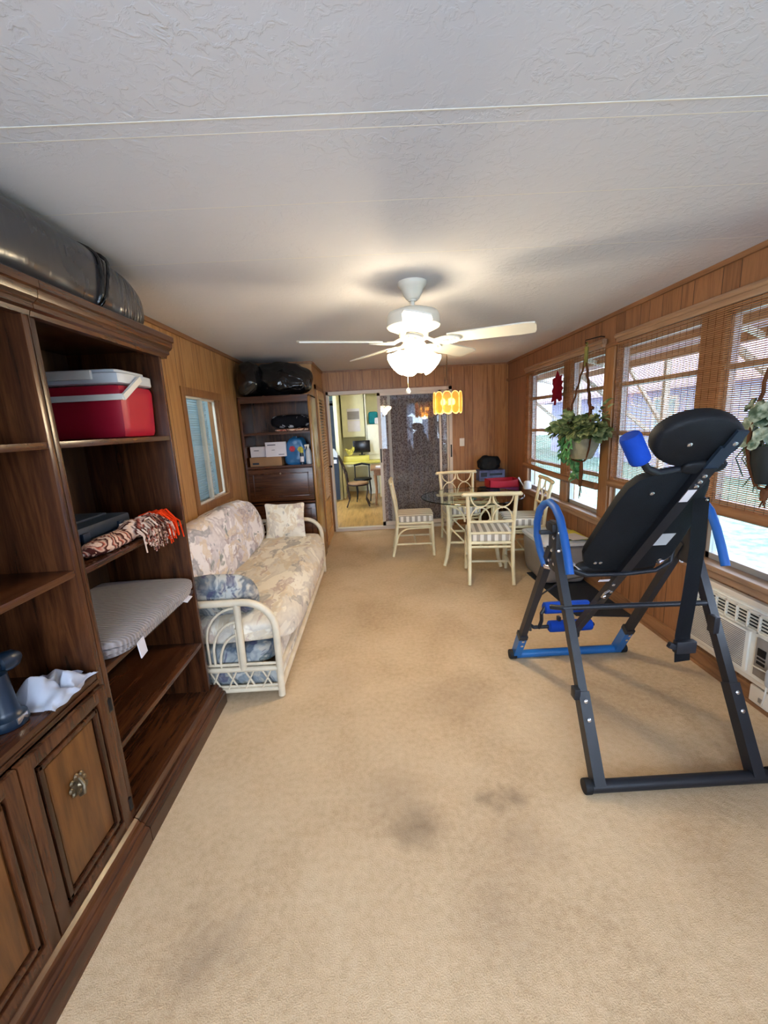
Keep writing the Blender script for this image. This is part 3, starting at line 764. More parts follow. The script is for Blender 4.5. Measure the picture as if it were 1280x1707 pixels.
# ------------------------------------------------ folded grey blankets
def fold(t, zc, th, x1, y0, y1, seed, name, skew=0):
    def fn(q):
        q = q.copy(); q.y += skew*(q.x/.2)
        ov = max(0, (q.x+(-1.225))-(-1.0)); q.z -= ov*ov*6
        return q
    return MB().soft((-1.225, (y0+y1)/2, zc), (x1+1.225)*2, y1-y0, th, 7, 18, .010, 8, seed=seed, fn=fn).build(name, 'plush', t, True)
t = thing('folded_blanket', 'upper grey ribbed plush blanket, folded, on the third bookcase shelf', 'blanket', (-1.22, 1.74, .79))
b1 = fold(t, .808, .03, -.955, 1.40, 2.09, 3, 'top_fold'); fold(t, .778, .028, -.965, 1.41, 2.09, 5, 'bottom_fold')
MB().box(-.957, -.953, 1.50, 1.545, .705, .775, 0, RX(.15)).build('care_tag', 'paper', t, True, smooth=False)
t = thing('folded_blanket', 'lower grey ribbed plush blanket, folded flat directly on the third bookcase shelf', 'blanket', (-1.22, 1.76, .738))
fold(t, .7505, .025, -.985, 1.43, 2.10, 9, 'fold')
MB().box(-.985, -.955, 1.93, 1.99, .752, .755, 0, RX(.1)@RY(.3)).build('care_tag', 'paper', t, True, smooth=False)

# ------------------------------------------------ cloth and power tool on the near bookcase
def crumple(cx, cy, z, sx, sy, h, seed, nu=34, nv=34):
    def fn(u, v):
        x = (u-.5)*sx; y = (v-.5)*sy
        r = noise.noise(Vector((u*3.2+seed, v*2.6, seed))); r2 = noise.noise(Vector((u*8+seed, v*5, 2)))
        ex = noise.noise(Vector((u*2, v*2, seed+4)))*.25
        edge = min(1, 5*min(u, 1-u, v, 1-v)+.08)
        zz = z+.004+max(0, abs(r)*h*2.0+r2*h*.3+h*.22)*edge
        return (cx+x*(1+ex)+.02*r2, cy+y*(1+ex*.8)+.02*r, zz)
    return MB().grid(fn, nu, nv, .003)
single('cloth', crumple(-1.085, 1.222, .752, .17, .19, .05, 5.6), 'whitesheer', 'crumpled white cloth on the near bookcase shelf above the doors', 'cloth', (-1.08, 1.2, .752))
single('cloth', crumple(-1.10, 1.09, 1.546, .14, .16, .035, 8.1), 'paper', 'crumpled pale pink cloth on the top shelf of the near bookcase', 'cloth', (-1.1, 1.1, 1.546))
t = thing('power_drill', 'dark blue cordless power drill standing on the near bookcase shelf beside the white cloth', 'tool', (-1.10, 1.04, .752))
MB().lathe([(.020, .0), (.046, .002), (.050, .012), (.047, .03), (.036, .038), (.032, .05), (.027, .11), (.024, .16), (.0, .165)], (-1.10, 1.085, .752), 20).build('grip', 'navy', t, True)
MB().lathe([(.0, -.11), (.028, -.10), (.032, -.06), (.030, .02), (.022, .045), (.019, .048)], (-1.13, 1.065, .925), 18, (.25, 1, .0)).build('motor_housing', 'navy', t, True)
MB().lathe([(.018, .0), (.028, .008), (.030, .03), (.026, .05), (.012, .066)], (-1.120, 1.108, .925), 16, (.25, 1, .0)).build('chuck', 'navy', t, True)
MB().box(-1.058, -1.052, 1.065, 1.10, .765, .785, .002).build('clip', 'chrome', t, True)
single('ceramic_bowl', MB().lathe([(.02, 0), (.035, .004), (.05, .035), (.052, .05), (.047, .048), (.03, .012), (0, .01)], (-1.1, 1.01, 1.129), 24), 'orange',
       'small orange bowl on the middle shelf of the near bookcase', 'bowl', (-1.1, 1.01, 1.129))

# ================================================================== TALL CABINET at the far left
t = thing('tall_cabinet', 'tall dark walnut cabinet with drop-front door, standing beside the closet', 'cabinet', (-1.06, 4.86, 0)); W = dict(world=True)
cx0, cx1, cy0, cy1 = -1.448, -.678, 4.655, 5.10
for a, b, m_ in ((cx0, cx0+.025, 'walnutZ'), (cx1-.025, cx1, 'sideglare')): MB().box(a, b, cy0, cy1, .0, 1.90, .002).build('side_panel', m_, t, **W)
MB().box(cx0+.02, cx1-.02, cy1-.02, cy1-.01, .05, 1.88).build('back_panel', 'walnutZ', t, **W)
MB().box(cx0, cx1, cy0, cy1, 1.885, 1.905).box(cx0+.02, cx1-.02, cy0, cy0+.02, 1.835, 1.885).build('top_panel', 'walnutX', t, **W)
for z in (1.52, 1.155): MB().box(cx0+.025, cx1-.025, cy0+.005, cy1-.02, z-.025, z).build('shelf', 'walnutX', t, **W)
MB().box(cx0+.02, cx1-.02, cy0, cy1-.02, .73, .75).build('middle_rail', 'walnutX', t, **W)
MB().box(cx0+.02, cx1-.02, cy0, cy1-.02, .05, .07).box(cx0, cx1, cy0-.03, cy0+.005, 0, .07, .004).build('plinth', 'walnutX', t, **W)
def cabdoor(x0, x1, z0, z1, n):
    mb = MB().box(x0, x1, cy0-.018, cy0, z0, z1, .004)
    d = mb.build(n, 'walnutX', t, **W)
    mb = MB(); q = .045
    for a, b, c_, e in ((x0+q, x1-q, z0+q, z0+q+.014), (x0+q, x1-q, z1-q-.014, z1-q), (x0+q, x0+q+.014, z0+q, z1-q), (x1-q-.014, x1-q, z0+q, z1-q)):
        mb.box(a, b, cy0-.026, cy0-.017, c_, e, .004)
    mb.build('moulding', 'walnutZ', d, **W)
    return d
d = cabdoor(cx0+.03, cx1-.03, .765, 1.125, 'drop_front_door')
MB().lathe([(.004, 0), (.005, .014), (.011, .02), (.009, .028), (0, .03)], (-1.06, cy0-.018, 1.075), 12, (0, -1, 0)).build('knob', 'brass', d, **W)
cabdoor(cx0+.03, -1.065, .08, .72, 'lower_door'); cabdoor(-1.06, cx1-.03, .08, .72, 'lower_door')

def fnb(q):
    q = q.copy(); q.z = max(q.z, -.15); return q
single('bin_bag', MB().soft((-1.00, 4.93, 2.075), .66, .48, .36, 2.6, 18, .045, 6, seed=3, fn=fnb), 'blackbag', 'large shiny black bin bag on the right of the tall cabinet top', 'bag', (-1.0, 4.93, 1.906))
single('bin_bag', MB().soft((-1.315, 4.74, 2.075), .25, .40, .37, 2.6, 14, .02, 6, seed=6, fn=fnb), 'blackbag', 'smaller black bin bag on the cabinet top against the left wall', 'bag', (-1.32, 4.74, 1.906))
# shelf things
single('floral_cushion', MB().soft((-.93, 4.82, 1.63), .44, .24, .15, 3, 14, .012, 8, seed=2), 'floralnavy', 'black cushion with white flower print on the upper shelf of the tall cabinet', 'cushion', (-.93, 4.82, 1.55))
single('folded_cloth', MB().soft((-.91, 4.80, 1.537), .38, .22, .030, 5, 10, .004, 12, seed=3), 'afghan', 'folded peach and brown cloth under the black floral cushion', 'cloth', (-.91, 4.8, 1.522))
def mailbox(name, label, x0, x1, y, z0, z1, mat, bar, dpt=.16):
    t = thing(name, label, 'box', ((x0+x1)/2, y+.08, z0)); b = MB().box(x0, x1, y, y+dpt, z0, z1, .001).build('carton', mat, t, True, smooth=False)
    mb = MB()
    for a, c_, e, f_ in bar: mb.box(x0+a*(x1-x0), x0+c_*(x1-x0), y-.0015, y, z0+e*(z1-z0), z0+f_*(z1-z0))
    mb.build('printed_label', 'casegrey', t, True, smooth=False); return t
mailbox('cardboard_box', 'flat brown cardboard box under the white cartons on the cabinet shelf', -1.40, -1.05, 4.70, 1.156, 1.255, 'cardboard', [(.08, .28, .2, .42)], .25)
mailbox('small_carton', 'smaller white carton at the back left on the brown box', -1.40, -1.21, 4.76, 1.256, 1.37, 'paper', [(.2, .5, .6, .66)])
mailbox('postal_carton', 'larger white postal carton with dark print on the brown box', -1.215, -.99, 4.70, 1.256, 1.415, 'paper', [(.10, .5, .78, .84), (.3, .45, .45, .48), (.62, .9, .12, .16)], .05)
t = thing('plastic_carrier_bag', 'blue plastic carrier bag with flower print on the cabinet shelf', 'bag', (-.88, 4.8, 1.155))
def fbg(q):
    q = q.copy(); k_ = 1-.4*max(0, q.z/.16); q.x *= k_; q.z = max(q.z, -.155); return q
MB().soft((-.895, 4.81, 1.30), .25, .17, .30, 7, 14, .018, 9, seed=7, fn=fbg).tube([(-.93, 4.81, 1.40), (-.92, 4.80, 1.455), (-.885, 4.80, 1.46), (-.87, 4.81, 1.40)], .010, 6).build('bag', 'bluebag', t, True)
for (x, z, m) in ((-.925, 1.33, 'red'), (-.835, 1.32, 'yellow')):
    mb = MB()
    for k in range(6): mb.lathe([(0, 0), (.016, .002), (.014, .006), (0, .007)], (x+.018*math.cos(k*PI/3), 4.725, z+.018*math.sin(k*PI/3)), 10, (0, -1, 0))
    mb.build('printed_flower', m, t, True)
t = thing('spray_bottle', 'translucent white trigger spray bottle on the cabinet shelf', 'bottle', (-.735, 4.74, 1.155))
MB().lathe([(.0, 0), (.034, .002), (.036, .02), (.036, .12), (.028, .15), (.014, .175), (.013, .19)], (-.752, 4.74, 1.156), 20).build('bottle', 'ltgrey', t, True)
MB().box(-.790, -.737, 4.728, 4.752, 1.352, 1.372, .004).lathe([(.014, 0), (.014, .02)], (-.752, 4.74, 1.338), 12).beam((-.780, 4.74, 1.352), (-.787, 4.74, 1.318), .008, .012).build('trigger_head', 'white', t, True)
t = thing('aerosol_can', 'dark blue aerosol can with yellow cap beside the spray bottle', 'can', (-.80, 4.70, 1.155))
MB().lathe([(.0, 0), (.022, .001), (.022, .12), (.019, .13)], (-.82, 4.69, 1.156), 18).build('can', 'navy', t, True)
MB().lathe([(.020, 0), (.020, .04), (.012, .05), (0, .05)], (-.82, 4.69, 1.286), 18).build('cap', 'yellow', t, True)
MB().lathe([(.0225, .03), (.0225, .09)], (-.82, 4.69, 1.156), 18, caps=False).build('label_band', 'paper', t, True)

# ================================================================== SOFA
t = thing('rattan_sofa', 'cream rattan sofa with pale leaf-print cushions along the left wall', 'sofa', (-1.0, 3.25, 0))
def arm(y):
    ar = MB(); r = .021; xf = -.625; xb = -1.40; zt = .605
    pts = [(xb, y, .02), (xb, y, zt-.10)]
    for k in range(5): a = PI-k*PI/8; pts.append((xb+.10+.10*math.cos(a), y, zt-.10+.10*math.sin(a)))
    for k in range(9): a = PI/2-k*PI/16; pts.append((xf-.17+.17*math.cos(a), y, zt-.17+.17*math.sin(a)))
    pts += [(xf, y, .25), (xf-.005, y, .012)]
    ar.tube(pts, r, 12)
    A = ar.build('arm_frame', 'sofarattan', t, True)
    mb = MB(); xm = -.835
    mb.tube([(xm, y, .195), (xm+.004, y, zt)], .020, 10).tube([(xm-.02, y+.0, .2), (xm-.018, y, .45)], .008, 8)
    mb.tube([(xb, y, .195), (xf, y, .190)], .016, 10).tube([(xb, y, .225), (xf, y, .222)], .009, 8)
    mb.tube([(xb+.0, y, .075), (xb+.06, y, .058), (xf, y, .058)], .015, 10).tube([(xb, y, .085), (xf, y, .082)], .008, 8)
    for x_ in (-1.19,): mb.tube([(x_, y, .195), (x_, y, zt)], .020, 10)
    mb.build('arm_rail', 'sofarattan', A, True)
    mb = MB()
    for i, rr in enumerate((.185, .155, .125)):
        zc = [.575, .49, .41][i]; rz = .2
        mb.tube([(xm-.005-rr, y, .23)]+[(xm-.005-rr*math.sin(k*PI/16), y, zc-rz+rz*math.cos(k*PI/16)) for k in range(8, -1, -1)], .0075, 8)
        mb.tube([(-1.19+.005+rr*.0+(.0), y, zc)]+[(-1.19-rr*math.sin(k*PI/16), y, zc-rz+rz*math.cos(k*PI/16)) for k in range(1, 9)]+[(-1.19-rr, y, .23)], .0075, 8)
    x0 = xb+.04; n = 7; st = (xf-.03-x0)/n
    for k in range(n):
        a, b = x0+k*st+.02, x0+(k+1)*st-.02
        mb.tube([(a, y, .188), (b, y, .07)], .0055, 6).tube([(b, y-.006, .188), (a, y-.006, .07)], .0055, 6)
    mb.build('lattice', 'sofarattan', A, True)
arm(2.225); arm(4.36)
MB().tube([(-.635, 2.225, .165), (-.635, 4.36, .165)], .018, 10).tube([(-.632, 2.225, .06), (-.632, 4.36, .06)], .018, 10).tube([(-1.40, 2.225, .30), (-1.40, 4.36, .30)], .02, 10)\
    .tube([(-1.42, 2.225, .62), (-1.42, 4.36, .62)], .02, 10).build('frame_rail', 'sofarattan', t, True)
MB().box(-.652, -.640, 2.25, 4.34, .06, .34, .004).build('front_skirt', 'floralwarm', t, True)
MB().soft((-1.02, 3.29, .255), .76, 2.07, .13, 9, 14, .004, 6, seed=2).build('base_cushion', 'floralblue', t, True)
MB().box(-1.38, -.655, 2.262, 2.272, .07, .20, .002).build('side_skirt', 'floralblue', t, True)
def seatfn(q):
    q = q.copy()
    if q.x > .34: q.z -= (q.x-.34)*.9
    return q
MB().soft((-.985, 3.29, .40), .86, 2.09, .17, 6, 26, .012, 7, seed=5, fn=seatfn).build('seat_cushion', 'floralwarm', t, True)
def backfn(q):
    q = q.copy(); e = abs(q.y)/.93
    q.z -= .07*max(0, e-.55)/.45 if q.z > 0 else 0
    return q
MB().soft((-1.28, 3.27, .68), .24, 1.94, .52, 3.8, 26, .018, 6, rot=RY(-.22), seed=8, fn=backfn).build('back_cushion', 'floral', t, True)
single('throw_pillow', MB().soft((-.955, 4.17, .64), .37, .13, .33, 12, 16, .008, 8, rot=RX(-.25), seed=1,
       fn=lambda q: Vector((q.x*(1+.14*abs(q.z/.165)**2), q.y*(1.02-.93*max(abs(q.x)/.185, abs(q.z)/.165)**2.2), q.z*(1+.14*abs(q.x/.185)**2)))), 'floralwarm',
       'square leaf-print throw pillow leaning on the far arm of the sofa', 'pillow', (-.97, 4.16, .485))
single('throw_pillow', MB().soft((-.975, 2.37, .595), .45, .16, .30, 2.9, 14, .010, 8, rot=RX(.55), seed=12), 'floralblue',
       'blue-grey leaf-print throw pillow against the near arm of the sofa', 'pillow', (-.97, 2.38, .485))

# ================================================================== CEILING FAN
FXc, FYc = .252, 2.55
t = thing('ceiling_fan', 'white five-blade ceiling fan with four lit frosted shades', 'fan', (FXc, FYc, CH))
MB().lathe([(.082, 0), (.082, -.012), (.070, -.028), (.064, -.032), (.052, -.062), (.036, -.088), (.026, -.092), (.022, -.10)], (FXc, FYc, CH), 32).build('canopy', 'fanwhite', t, True)
MB().lathe([(.0125, 2.16-CH), (.0125, -.09)], (FXc, FYc, CH), 14).lathe([(.02, 0), (.024, .012), (.018, .02)], (FXc, FYc, 2.16), 16).build('downrod', 'fanwhite', t, True)
MB().lathe([(.03, .072), (.095, .066), (.138, .050), (.150, .030), (.152, -.022), (.145, -.03), (.120, -.040), (.085, -.055), (.082, -.085), (.070, -.095), (.04, -.098)], (FXc, FYc, 2.105), 40).build('motor_housing', 'fanwhite', t, True)
for k in range(5):
    a = math.radians(-22+72*k); c_, s_ = math.cos(a), math.sin(a)
    d = Vector((c_, s_, 0)); n = Vector((-s_, c_, 0)); tilt = -.22
    nb = (n*math.cos(tilt)+Vector((0, 0, 1))*math.sin(tilt)); O = Vector((FXc, FYc, 1.998))
    mb = MB(); outl = [(.20, -.052), (.30, -.060), (.60, -.068), (.655, -.060), (.662, -.03), (.662, .03), (.655, .060), (.60, .068), (.30, .060), (.20, .052)]
    up = d.cross(nb)
    lo = [mb.b.verts.new(O+d*u+nb*v) for u, v in outl]; hi = [mb.b.verts.new(O+d*u+nb*v+up*.007) for u, v in outl]
    m_ = len(outl)
    for i in range(m_): mb.b.faces.new((lo[i], lo[(i+1) % m_], hi[(i+1) % m_], hi[i]))
    mb.b.faces.new(lo); mb.b.faces.new(hi[::-1])
    bl = mb.build('blade', 'fanwhite', t, True)
    mb = MB()
    def lp(cu, cv, ru, rv): mb.tube([O+d*(cu+ru*math.cos(q*PI/8))+nb*(cv+rv*math.sin(q*PI/8))-up*.007 for q in range(16)], .006, 6, True)
    lp(.20, 0, .062, .045); lp(.20, .0, .035, .022); lp(.165, 0, .05, .03)
    mb.tube([O+d*.07+Vector((0, 0, .02)), O+d*.12-up*.004, O+d*.16-up*.006], .009, 8)
    mb.build('blade_iron', 'fanwhite', bl, True)
MB().lathe([(.058, 0), (.060, -.02), (.056, -.045), (.045, -.06), (.02, -.07)], (FXc, FYc, 2.008), 28).build('switch_housing', 'fanwhite', t, True)
for k in range(4):
    a = math.radians(20+90*k); ax = Vector((math.cos(a)*.80, math.sin(a)*.80, -.60)).normalized(); P = Vector((FXc, FYc, 1.965))
    ar = MB().tube([P, P+ax*.05], .012, 8).lathe([(.020, .04), (.024, .055), (.022, .065)], P, 14, ax).build('lamp_arm', 'fanwhite', t, True)
    MB().lathe([(.022, .055), (.038, .068), (.050, .09), (.056, .118), (.064, .142), (.070, .148), (.066, .143), (.052, .118), (.030, .07)], P, 22, ax, caps=False).build('lamp_shade', 'lampglow', ar, True)
mb = MB().tube([(FXc-.045, FYc-.02, 1.94), (FXc-.045, FYc-.02, 1.745)], .0018, 5)
ch = mb.build('pull_chain', 'brass', t, True)
MB().lathe([(0, 0), (.010, .003), (.0135, .014), (.010, .026), (.003, .034)], (FXc-.045, FYc-.02, 1.712), 14).build('pull_knob', 'white', ch, True)
MB().tube([(FXc+.05, FYc+.01, 1.95), (FXc+.05, FYc+.01, 1.86)], .0015, 5).build('pull_chain', 'brass', t, True)
for k in range(1):
    pl = bpy.data.lights.new('fan_lamp', 'POINT'); pl.energy = 15; pl.color = (1, .82, .55); pl.shadow_soft_size = .05
    o = bpy.data.objects.new('fan_lamp', pl); COL.objects.link(o); o.location = (FXc, FYc, 1.80)

# ================================================================== CHANDELIER
HX, HY = .865, 5.02
t = thing('swag_chandelier', 'amber glass panel swag chandelier hanging over the round table', 'lamp', (HX, HY, 1.9))
MB().lathe([(.028, .0), (.034, .008), (.020, .03), (.008, .045)], (HX, HY, 1.845), 20).tube([(HX+.13*math.cos(k*PI/12), HY+.13*math.sin(k*PI/12), 1.845) for k in range(24)], .004, 6, True)\
    .tube([(HX-.13, HY, 1.845), (HX+.13, HY, 1.845)], .004, 6).tube([(HX, HY-.13, 1.845), (HX, HY+.13, 1.845)], .004, 6)\
    .tube([(HX, HY, 1.70), (HX, HY, 1.85)], .009, 8).build('lamp_frame', 'brass', t, True)
for k in range(10):
    a = 2*PI*k/10+.1; C_ = Vector((HX+.155*math.cos(a), HY+.155*math.sin(a), 1.755)); u = Vector((-math.sin(a), math.cos(a), 0))
    def ov(s1): return [C_+u*(.055*s1*math.copysign(abs(math.cos(q*PI/12))**.75, math.cos(q*PI/12)))+Vector((0, 0, .122*s1*math.copysign(abs(math.sin(q*PI/12))**.75, math.sin(q*PI/12)))) for q in range(24)]
    mb = MB(); nrm = Vector((math.cos(a), math.sin(a), 0)); P = ov(.94)
    lo = [mb.b.verts.new(p) for p in P]; hi = [mb.b.verts.new(p+nrm*.004) for p in P]
    for i in range(24): mb.b.faces.new((lo[i], lo[(i+1) % 24], hi[(i+1) % 24], hi[i]))
    mb.b.faces.new(lo); mb.b.faces.new(hi[::-1])
    g = mb.build('glass_panel', 'amber', t, True)
    MB().tube(ov(1.0), .0048, 6, True).build('panel_rim', 'rimglass', g, True)
for k in range(5):
    a = 2*PI*k/5
    MB().lathe([(0, 0), (.018, .012), (.024, .035), (.016, .065), (0, .082)], (HX+.065*math.cos(a), HY+.065*math.sin(a), 1.725), 12).build('bulb', 'bulb', t, True)
mb = MB()
for i in range(24):
    z = 1.89+i*.0177; o_ = (.004, 0) if i % 2 else (0, .004)
    mb.tube([(HX+o_[0]*math.cos(q*PI/4)*1.2, HY+o_[1]*math.cos(q*PI/4)*1.2, z+.011*math.sin(q*PI/4)) for q in range(8)], .0016, 4, True)
p0, p1 = Vector((HX, HY, CH-.01)), Vector((1.03, BW-.02, 2.10))
mb.tube([p0.lerp(p1, q/14)-Vector((0, 0, .10*math.sin(PI*q/14))) for q in range(15)], .003, 5)
mb.lathe([(.014, 0), (.010, -.012), (.003, -.02)], (HX, HY, CH), 12)
mb.build('swag_chain', 'brass', t, True)
pl = bpy.data.lights.new('chandelier_lamp', 'POINT'); pl.energy = 7; pl.color = (1, .66, .28); pl.shadow_soft_size = .06
o = bpy.data.objects.new('chandelier_lamp', pl); COL.objects.link(o); o.location = (HX, HY, 1.66)

# ================================================================== DINING TABLE AND CHAIRS
TX, TY = 1.03, 4.55
t = thing('dining_table', 'round glass-topped dining table on a cream rattan base', 'table', (TX, TY, 0), math.radians(-12))
prof = [(.0, 0), (.552, 0), (.560, .003), (.560, .009), (.552, .012), (.0, .012)]
MB().lathe([(.0, 0), (.551, 0), (.551, .012), (0, .012)], (0, 0, .722), 64, caps=False).build('glass_top', 'tableglass', t, ang=30)
MB().lathe([(.5515, .0), (.558, .002), (.560, .006), (.558, .010), (.5515, .012)], (0, 0, .722), 64, caps=False).build('glass_rim', 'glassedge', t)
b = .245
for sx in (-1, 1):
    for sy in (-1, 1):
        MB().tube([(sx*(b+.05), sy*(b+.05), .012), (sx*(b+.025), sy*(b+.025), .10), (sx*b, sy*b, .28), (sx*b, sy*b, .55), (sx*(b+.01), sy*(b+.01), .70)], [.018, .020, .021, .021, .020], 12).build('leg', 'rattan', t)
mb = MB()
for z in (.70, .665): 
    for s_ in (-1, 1): mb.tube([(-b, s_*b, z), (b, s_*b, z)], .014, 10).tube([(s_*b, -b, z), (s_*b, b, z)], .014, 10)
for z in (.26,):
    for s_ in (-1, 1): mb.tube([(-b, s_*b, z), (b, s_*b, z)], .013, 10).tube([(s_*b, -b, z), (s_*b, b, z)], .013, 10)
mb.build('apron', 'rattan', t)
mb = MB()
for s_ in (-1, 1):
    for sg in (-1, 1):
        mb.tube([(sg*(b-.17*math.sin(k*PI/12)), s_*b, .66-.17*(1-math.cos(k*PI/12))*1.0-.0) for k in range(7)], .010, 8)
        mb.tube([(s_*b, sg*(b-.0)-sg*.17*(1-math.cos(k*PI/12)), .49+.16*math.sin(k*PI/12)) for k in range(7)], .010, 8)
        mb.tube([(sg*b, s_*b, .44), (sg*(b-.16), s_*b, .27)], .009, 8).tube([(s_*b, sg*b, .44), (s_*b, sg*(b-.16), .27)], .009, 8)
mb.build('brace', 'rattan', t)
single('wrapped_sweets', MB().soft((TX-.02, TY-.12, .750), .10, .08, .030, 2.3, 8, .006, 20, seed=4), 'teal', 'small teal and white packet lying on the glass table top', 'packet', (TX-.02, TY-.12, .7345))

def make_chair(label, loc, rz):
    t = thing('rattan_chair', label, 'chair', loc, rz, 'rattan dining chairs')
    for s_ in (-1, 1):
        MB().tube([(s_*.205, .215, .008), (s_*.20, .205, .20), (s_*.198, .20, .415)], [.017, .0185, .0185], 12).build('front_leg', 'rattan', t)
        MB().tube([(s_*.205, -.265, .008), (s_*.200, -.225, .20), (s_*.198, -.20, .42), (s_*.205, -.215, .60), (s_*.218, -.262, .875)], [.016, .018, .019, .018, .017], 12).build('back_leg', 'rattan', t)
    mb = MB()
    for z, r in ((.405, .016), (.365, .012)):
        for s_ in (-1, 1): mb.tube([(-.2, s_*.2, z), (.2, s_*.2, z)], r, 10).tube([(s_*.2, -.2, z), (s_*.2, .2, z)], r, 10)
    mb.build('seat_frame', 'rattan', t)
    mb = MB()
    for s_ in (-1, 1): mb.tube([(s_*.2, -.228, .155), (s_*.2, .205, .155)], .011, 8)
    mb.tube([(-.2, .0, .155), (.2, .0, .155)], .011, 8)
    for s_ in (-1, 1):
        mb.tube([(s_*.2, -.215+.15*(1-math.cos(k*PI/12)), .175+.165*math.sin(k*PI/12)) for k in range(7)]+[(s_*.2, .19, .345)], .010, 8)
        mb.tube([(s_*(.19-.11*(1-math.cos(k*PI/12))), .2, .20+.15*math.sin(k*PI/12)) for k in range(7)], .008, 8)
    mb.build('stretcher', 'rattan', t)
    MB().tube([(-.262, -.272, .872), (-.255, -.262, .88), (0, -.275, .884), (.255, -.262, .88), (.262, -.272, .872)], [.014, .020, .021, .020, .014], 12).build('top_rail', 'rattan', t)
    MB().tube([(-.203, -.218, .615), (0, -.23, .615), (.203, -.218, .615)], .0135, 10).tube([(-.198, -.205, .50), (.198, -.205, .50)], .0125, 10).build('back_rail', 'rattan', t)
    mb = MB()
    def P(x, z): return (x, -.218-.17*(z-.615), z)
    for s_ in (-1, 1):
        c = s_*.100; R_ = .090
        mb.tube([P(c+R_*math.cos(a), .872-.115*math.sin(a)) for a in [k*PI/12 for k in range(13)]], .0065, 8)
        mb.tube([P(c+R_*math.cos(a), .628+.125*math.sin(a)) for a in [k*PI/12 for k in range(13)]], .0065, 8)
        mb.tube([P(s_*.012, .87), P(s_*.014, .80), P(s_*.10, .745)], .0055, 6)
    mb.build('back_fretwork', 'rattan', t)
    MB().soft((0, .005, .455), .43, .43, .085, 8, 14, .003, 8, seed=3, fn=lambda q: Vector((q.x, q.y, q.z*(1+.0)+(.012*(1-(q.x/.215)**2) if q.z > 0 else 0)))).build('seat_cushion', 'seatstripe', t)
    return t
ch0 = make_chair('cream rattan chair at the table with its back to the camera', (1.065, 3.985, 0), math.radians(-8))
dup(ch0, (.42, 4.94, 0), math.radians(-93), 'cream rattan chair standing apart in front of the patio door, seen from the side')
dup(ch0, (1.04, 5.22, 0), math.radians(180), 'cream rattan chair behind the glass table, facing the camera')
dup(ch0, (1.56, 4.50, 0), math.radians(83), 'cream rattan chair under the windows, its seat behind the storage bin')

# ------------------------------------------------ corner table and things
t = thing('side_table', 'low dark wooden side table in the far right corner', 'table', (1.62, 5.72, 0))
MB().box(1.32, 1.90, 5.42, 6.12, .56, .585, .004).build('table_top', 'walnutX', t, True)
MB().box(1.34, 1.88, 5.44, 6.10, .50, .56).build('apron', 'walnutX', t, True)
MB().box(1.345, 1.88, 5.46, 6.08, .16, .18).build('lower_shelf', 'walnutX', t, True)
for x in (1.345, 1.845):
    for y in (5.445, 6.055): MB().box(x, x+.035, y, y+.035, 0, .50, .003).build('leg', 'walnutZ', t, True)
mailbox('printed_box', 'blue and white printed box in the far right corner', 1.44, 1.80, 5.86, .69, .84, 'printbox', [(.05, .3, .4, .8), (.4, .9, .5, .7)], .2)
mailbox('magazine_stack', 'low brown and grey stack under the printed box in the corner', 1.38, 1.80, 5.80, .586, .688, 'cardboard', [(.1, .5, .2, .4), (.6, .9, .5, .8)], .26)
single('backpack', MB().soft((1.60, 5.97, .93), .30, .20, .20, 3, 14, .03, 9, seed=4), 'blacknylon', 'black nylon bag on top of the printed box in the corner', 'bag', (1.6, 5.96, .842))
mailbox('flat_box', 'plum coloured flat box under the red basket in the corner', 1.50, 1.88, 5.50, .586, .64, 'magenta', [(.1, .4, .3, .6)], .26)
single('basket', MB().prism([(1.49, .645), (1.875, .645), (1.885, .745), (1.875, .745), (1.80, .735), (1.68, .728), (1.58, .735), (1.50, .75), (1.485, .745)], 'y', 5.50, 5.515)
       .prism([(1.49, .645), (1.875, .645), (1.885, .745), (1.485, .745)], 'y', 5.74, 5.755).box(1.485, 1.498, 5.50, 5.755, .645, .745).box(1.868, 1.882, 5.50, 5.755, .645, .745).box(1.49, 1.875, 5.5, 5.755, .642, .65),
       'red', 'shallow red basket on the plum box in the corner', 'basket', (1.68, 5.62, .642), smooth=False)
single('watering_can', MB().lathe([(0, 0), (.045, .003), (.05, .03), (.044, .09), (.03, .10), (.0, .098)], (1.90-.03, 5.16, .666), 18).tube([(1.84, 5.19, .69), (1.81, 5.23, .75), (1.79, 5.26, .80)], [.009, .007, .010], 8),
       'ltgrey', 'small pale blue-grey watering can on the window sill by the corner', 'watering can', (1.87, 5.16, .666))

# ------------------------------------------------ storage bin, papers, mat
t = thing('storage_bin', 'grey plastic storage bin with pale lid under the windows', 'bin', (1.70, 3.90, 0))
def binfn(q):
    k_ = .90+.10*(q.z+.16)/.32; return Vector((q.x*k_, q.y*k_, q.z))
MT['bingrey'] = plain('warm_grey_plastic', S(136, 130, 126), .4, .4, 0, .08)
MB().soft((1.685, 3.90, .20), .44, .60, .38, 9, 14, fn=binfn).build('body', 'bingrey', t, True)
MB().soft((1.685, 3.90, .402), .46, .625, .035, 9, 10).soft((1.685, 3.90, .412), .40, .56, .03, 9, 8).build('lid', 'ltgrey', t, True)
mailbox('magazine', 'yellow covered magazines on the lid of the storage bin', 1.66, 1.885, 3.64, .430, .445, 'yellow', [(.2, .8, .2, .8)], .30)
single('paper_sheet', MB().box(1.70, 1.86, 3.60, 3.80, .446, .4485, 0, RZ(.2)), 'paper', 'white printed sheet on the yellow magazines', 'paper', (1.78, 3.7, .447), smooth=False)
single('floor_mat', MB().prism([(1.46, 4.00), (1.905, 4.05), (1.905, 2.95), (1.50, 3.02)], 'z', .0005, .009), 'rug', 'black rubber floor mat beside the storage bin', 'mat', (1.7, 3.5, 0), smooth=False)

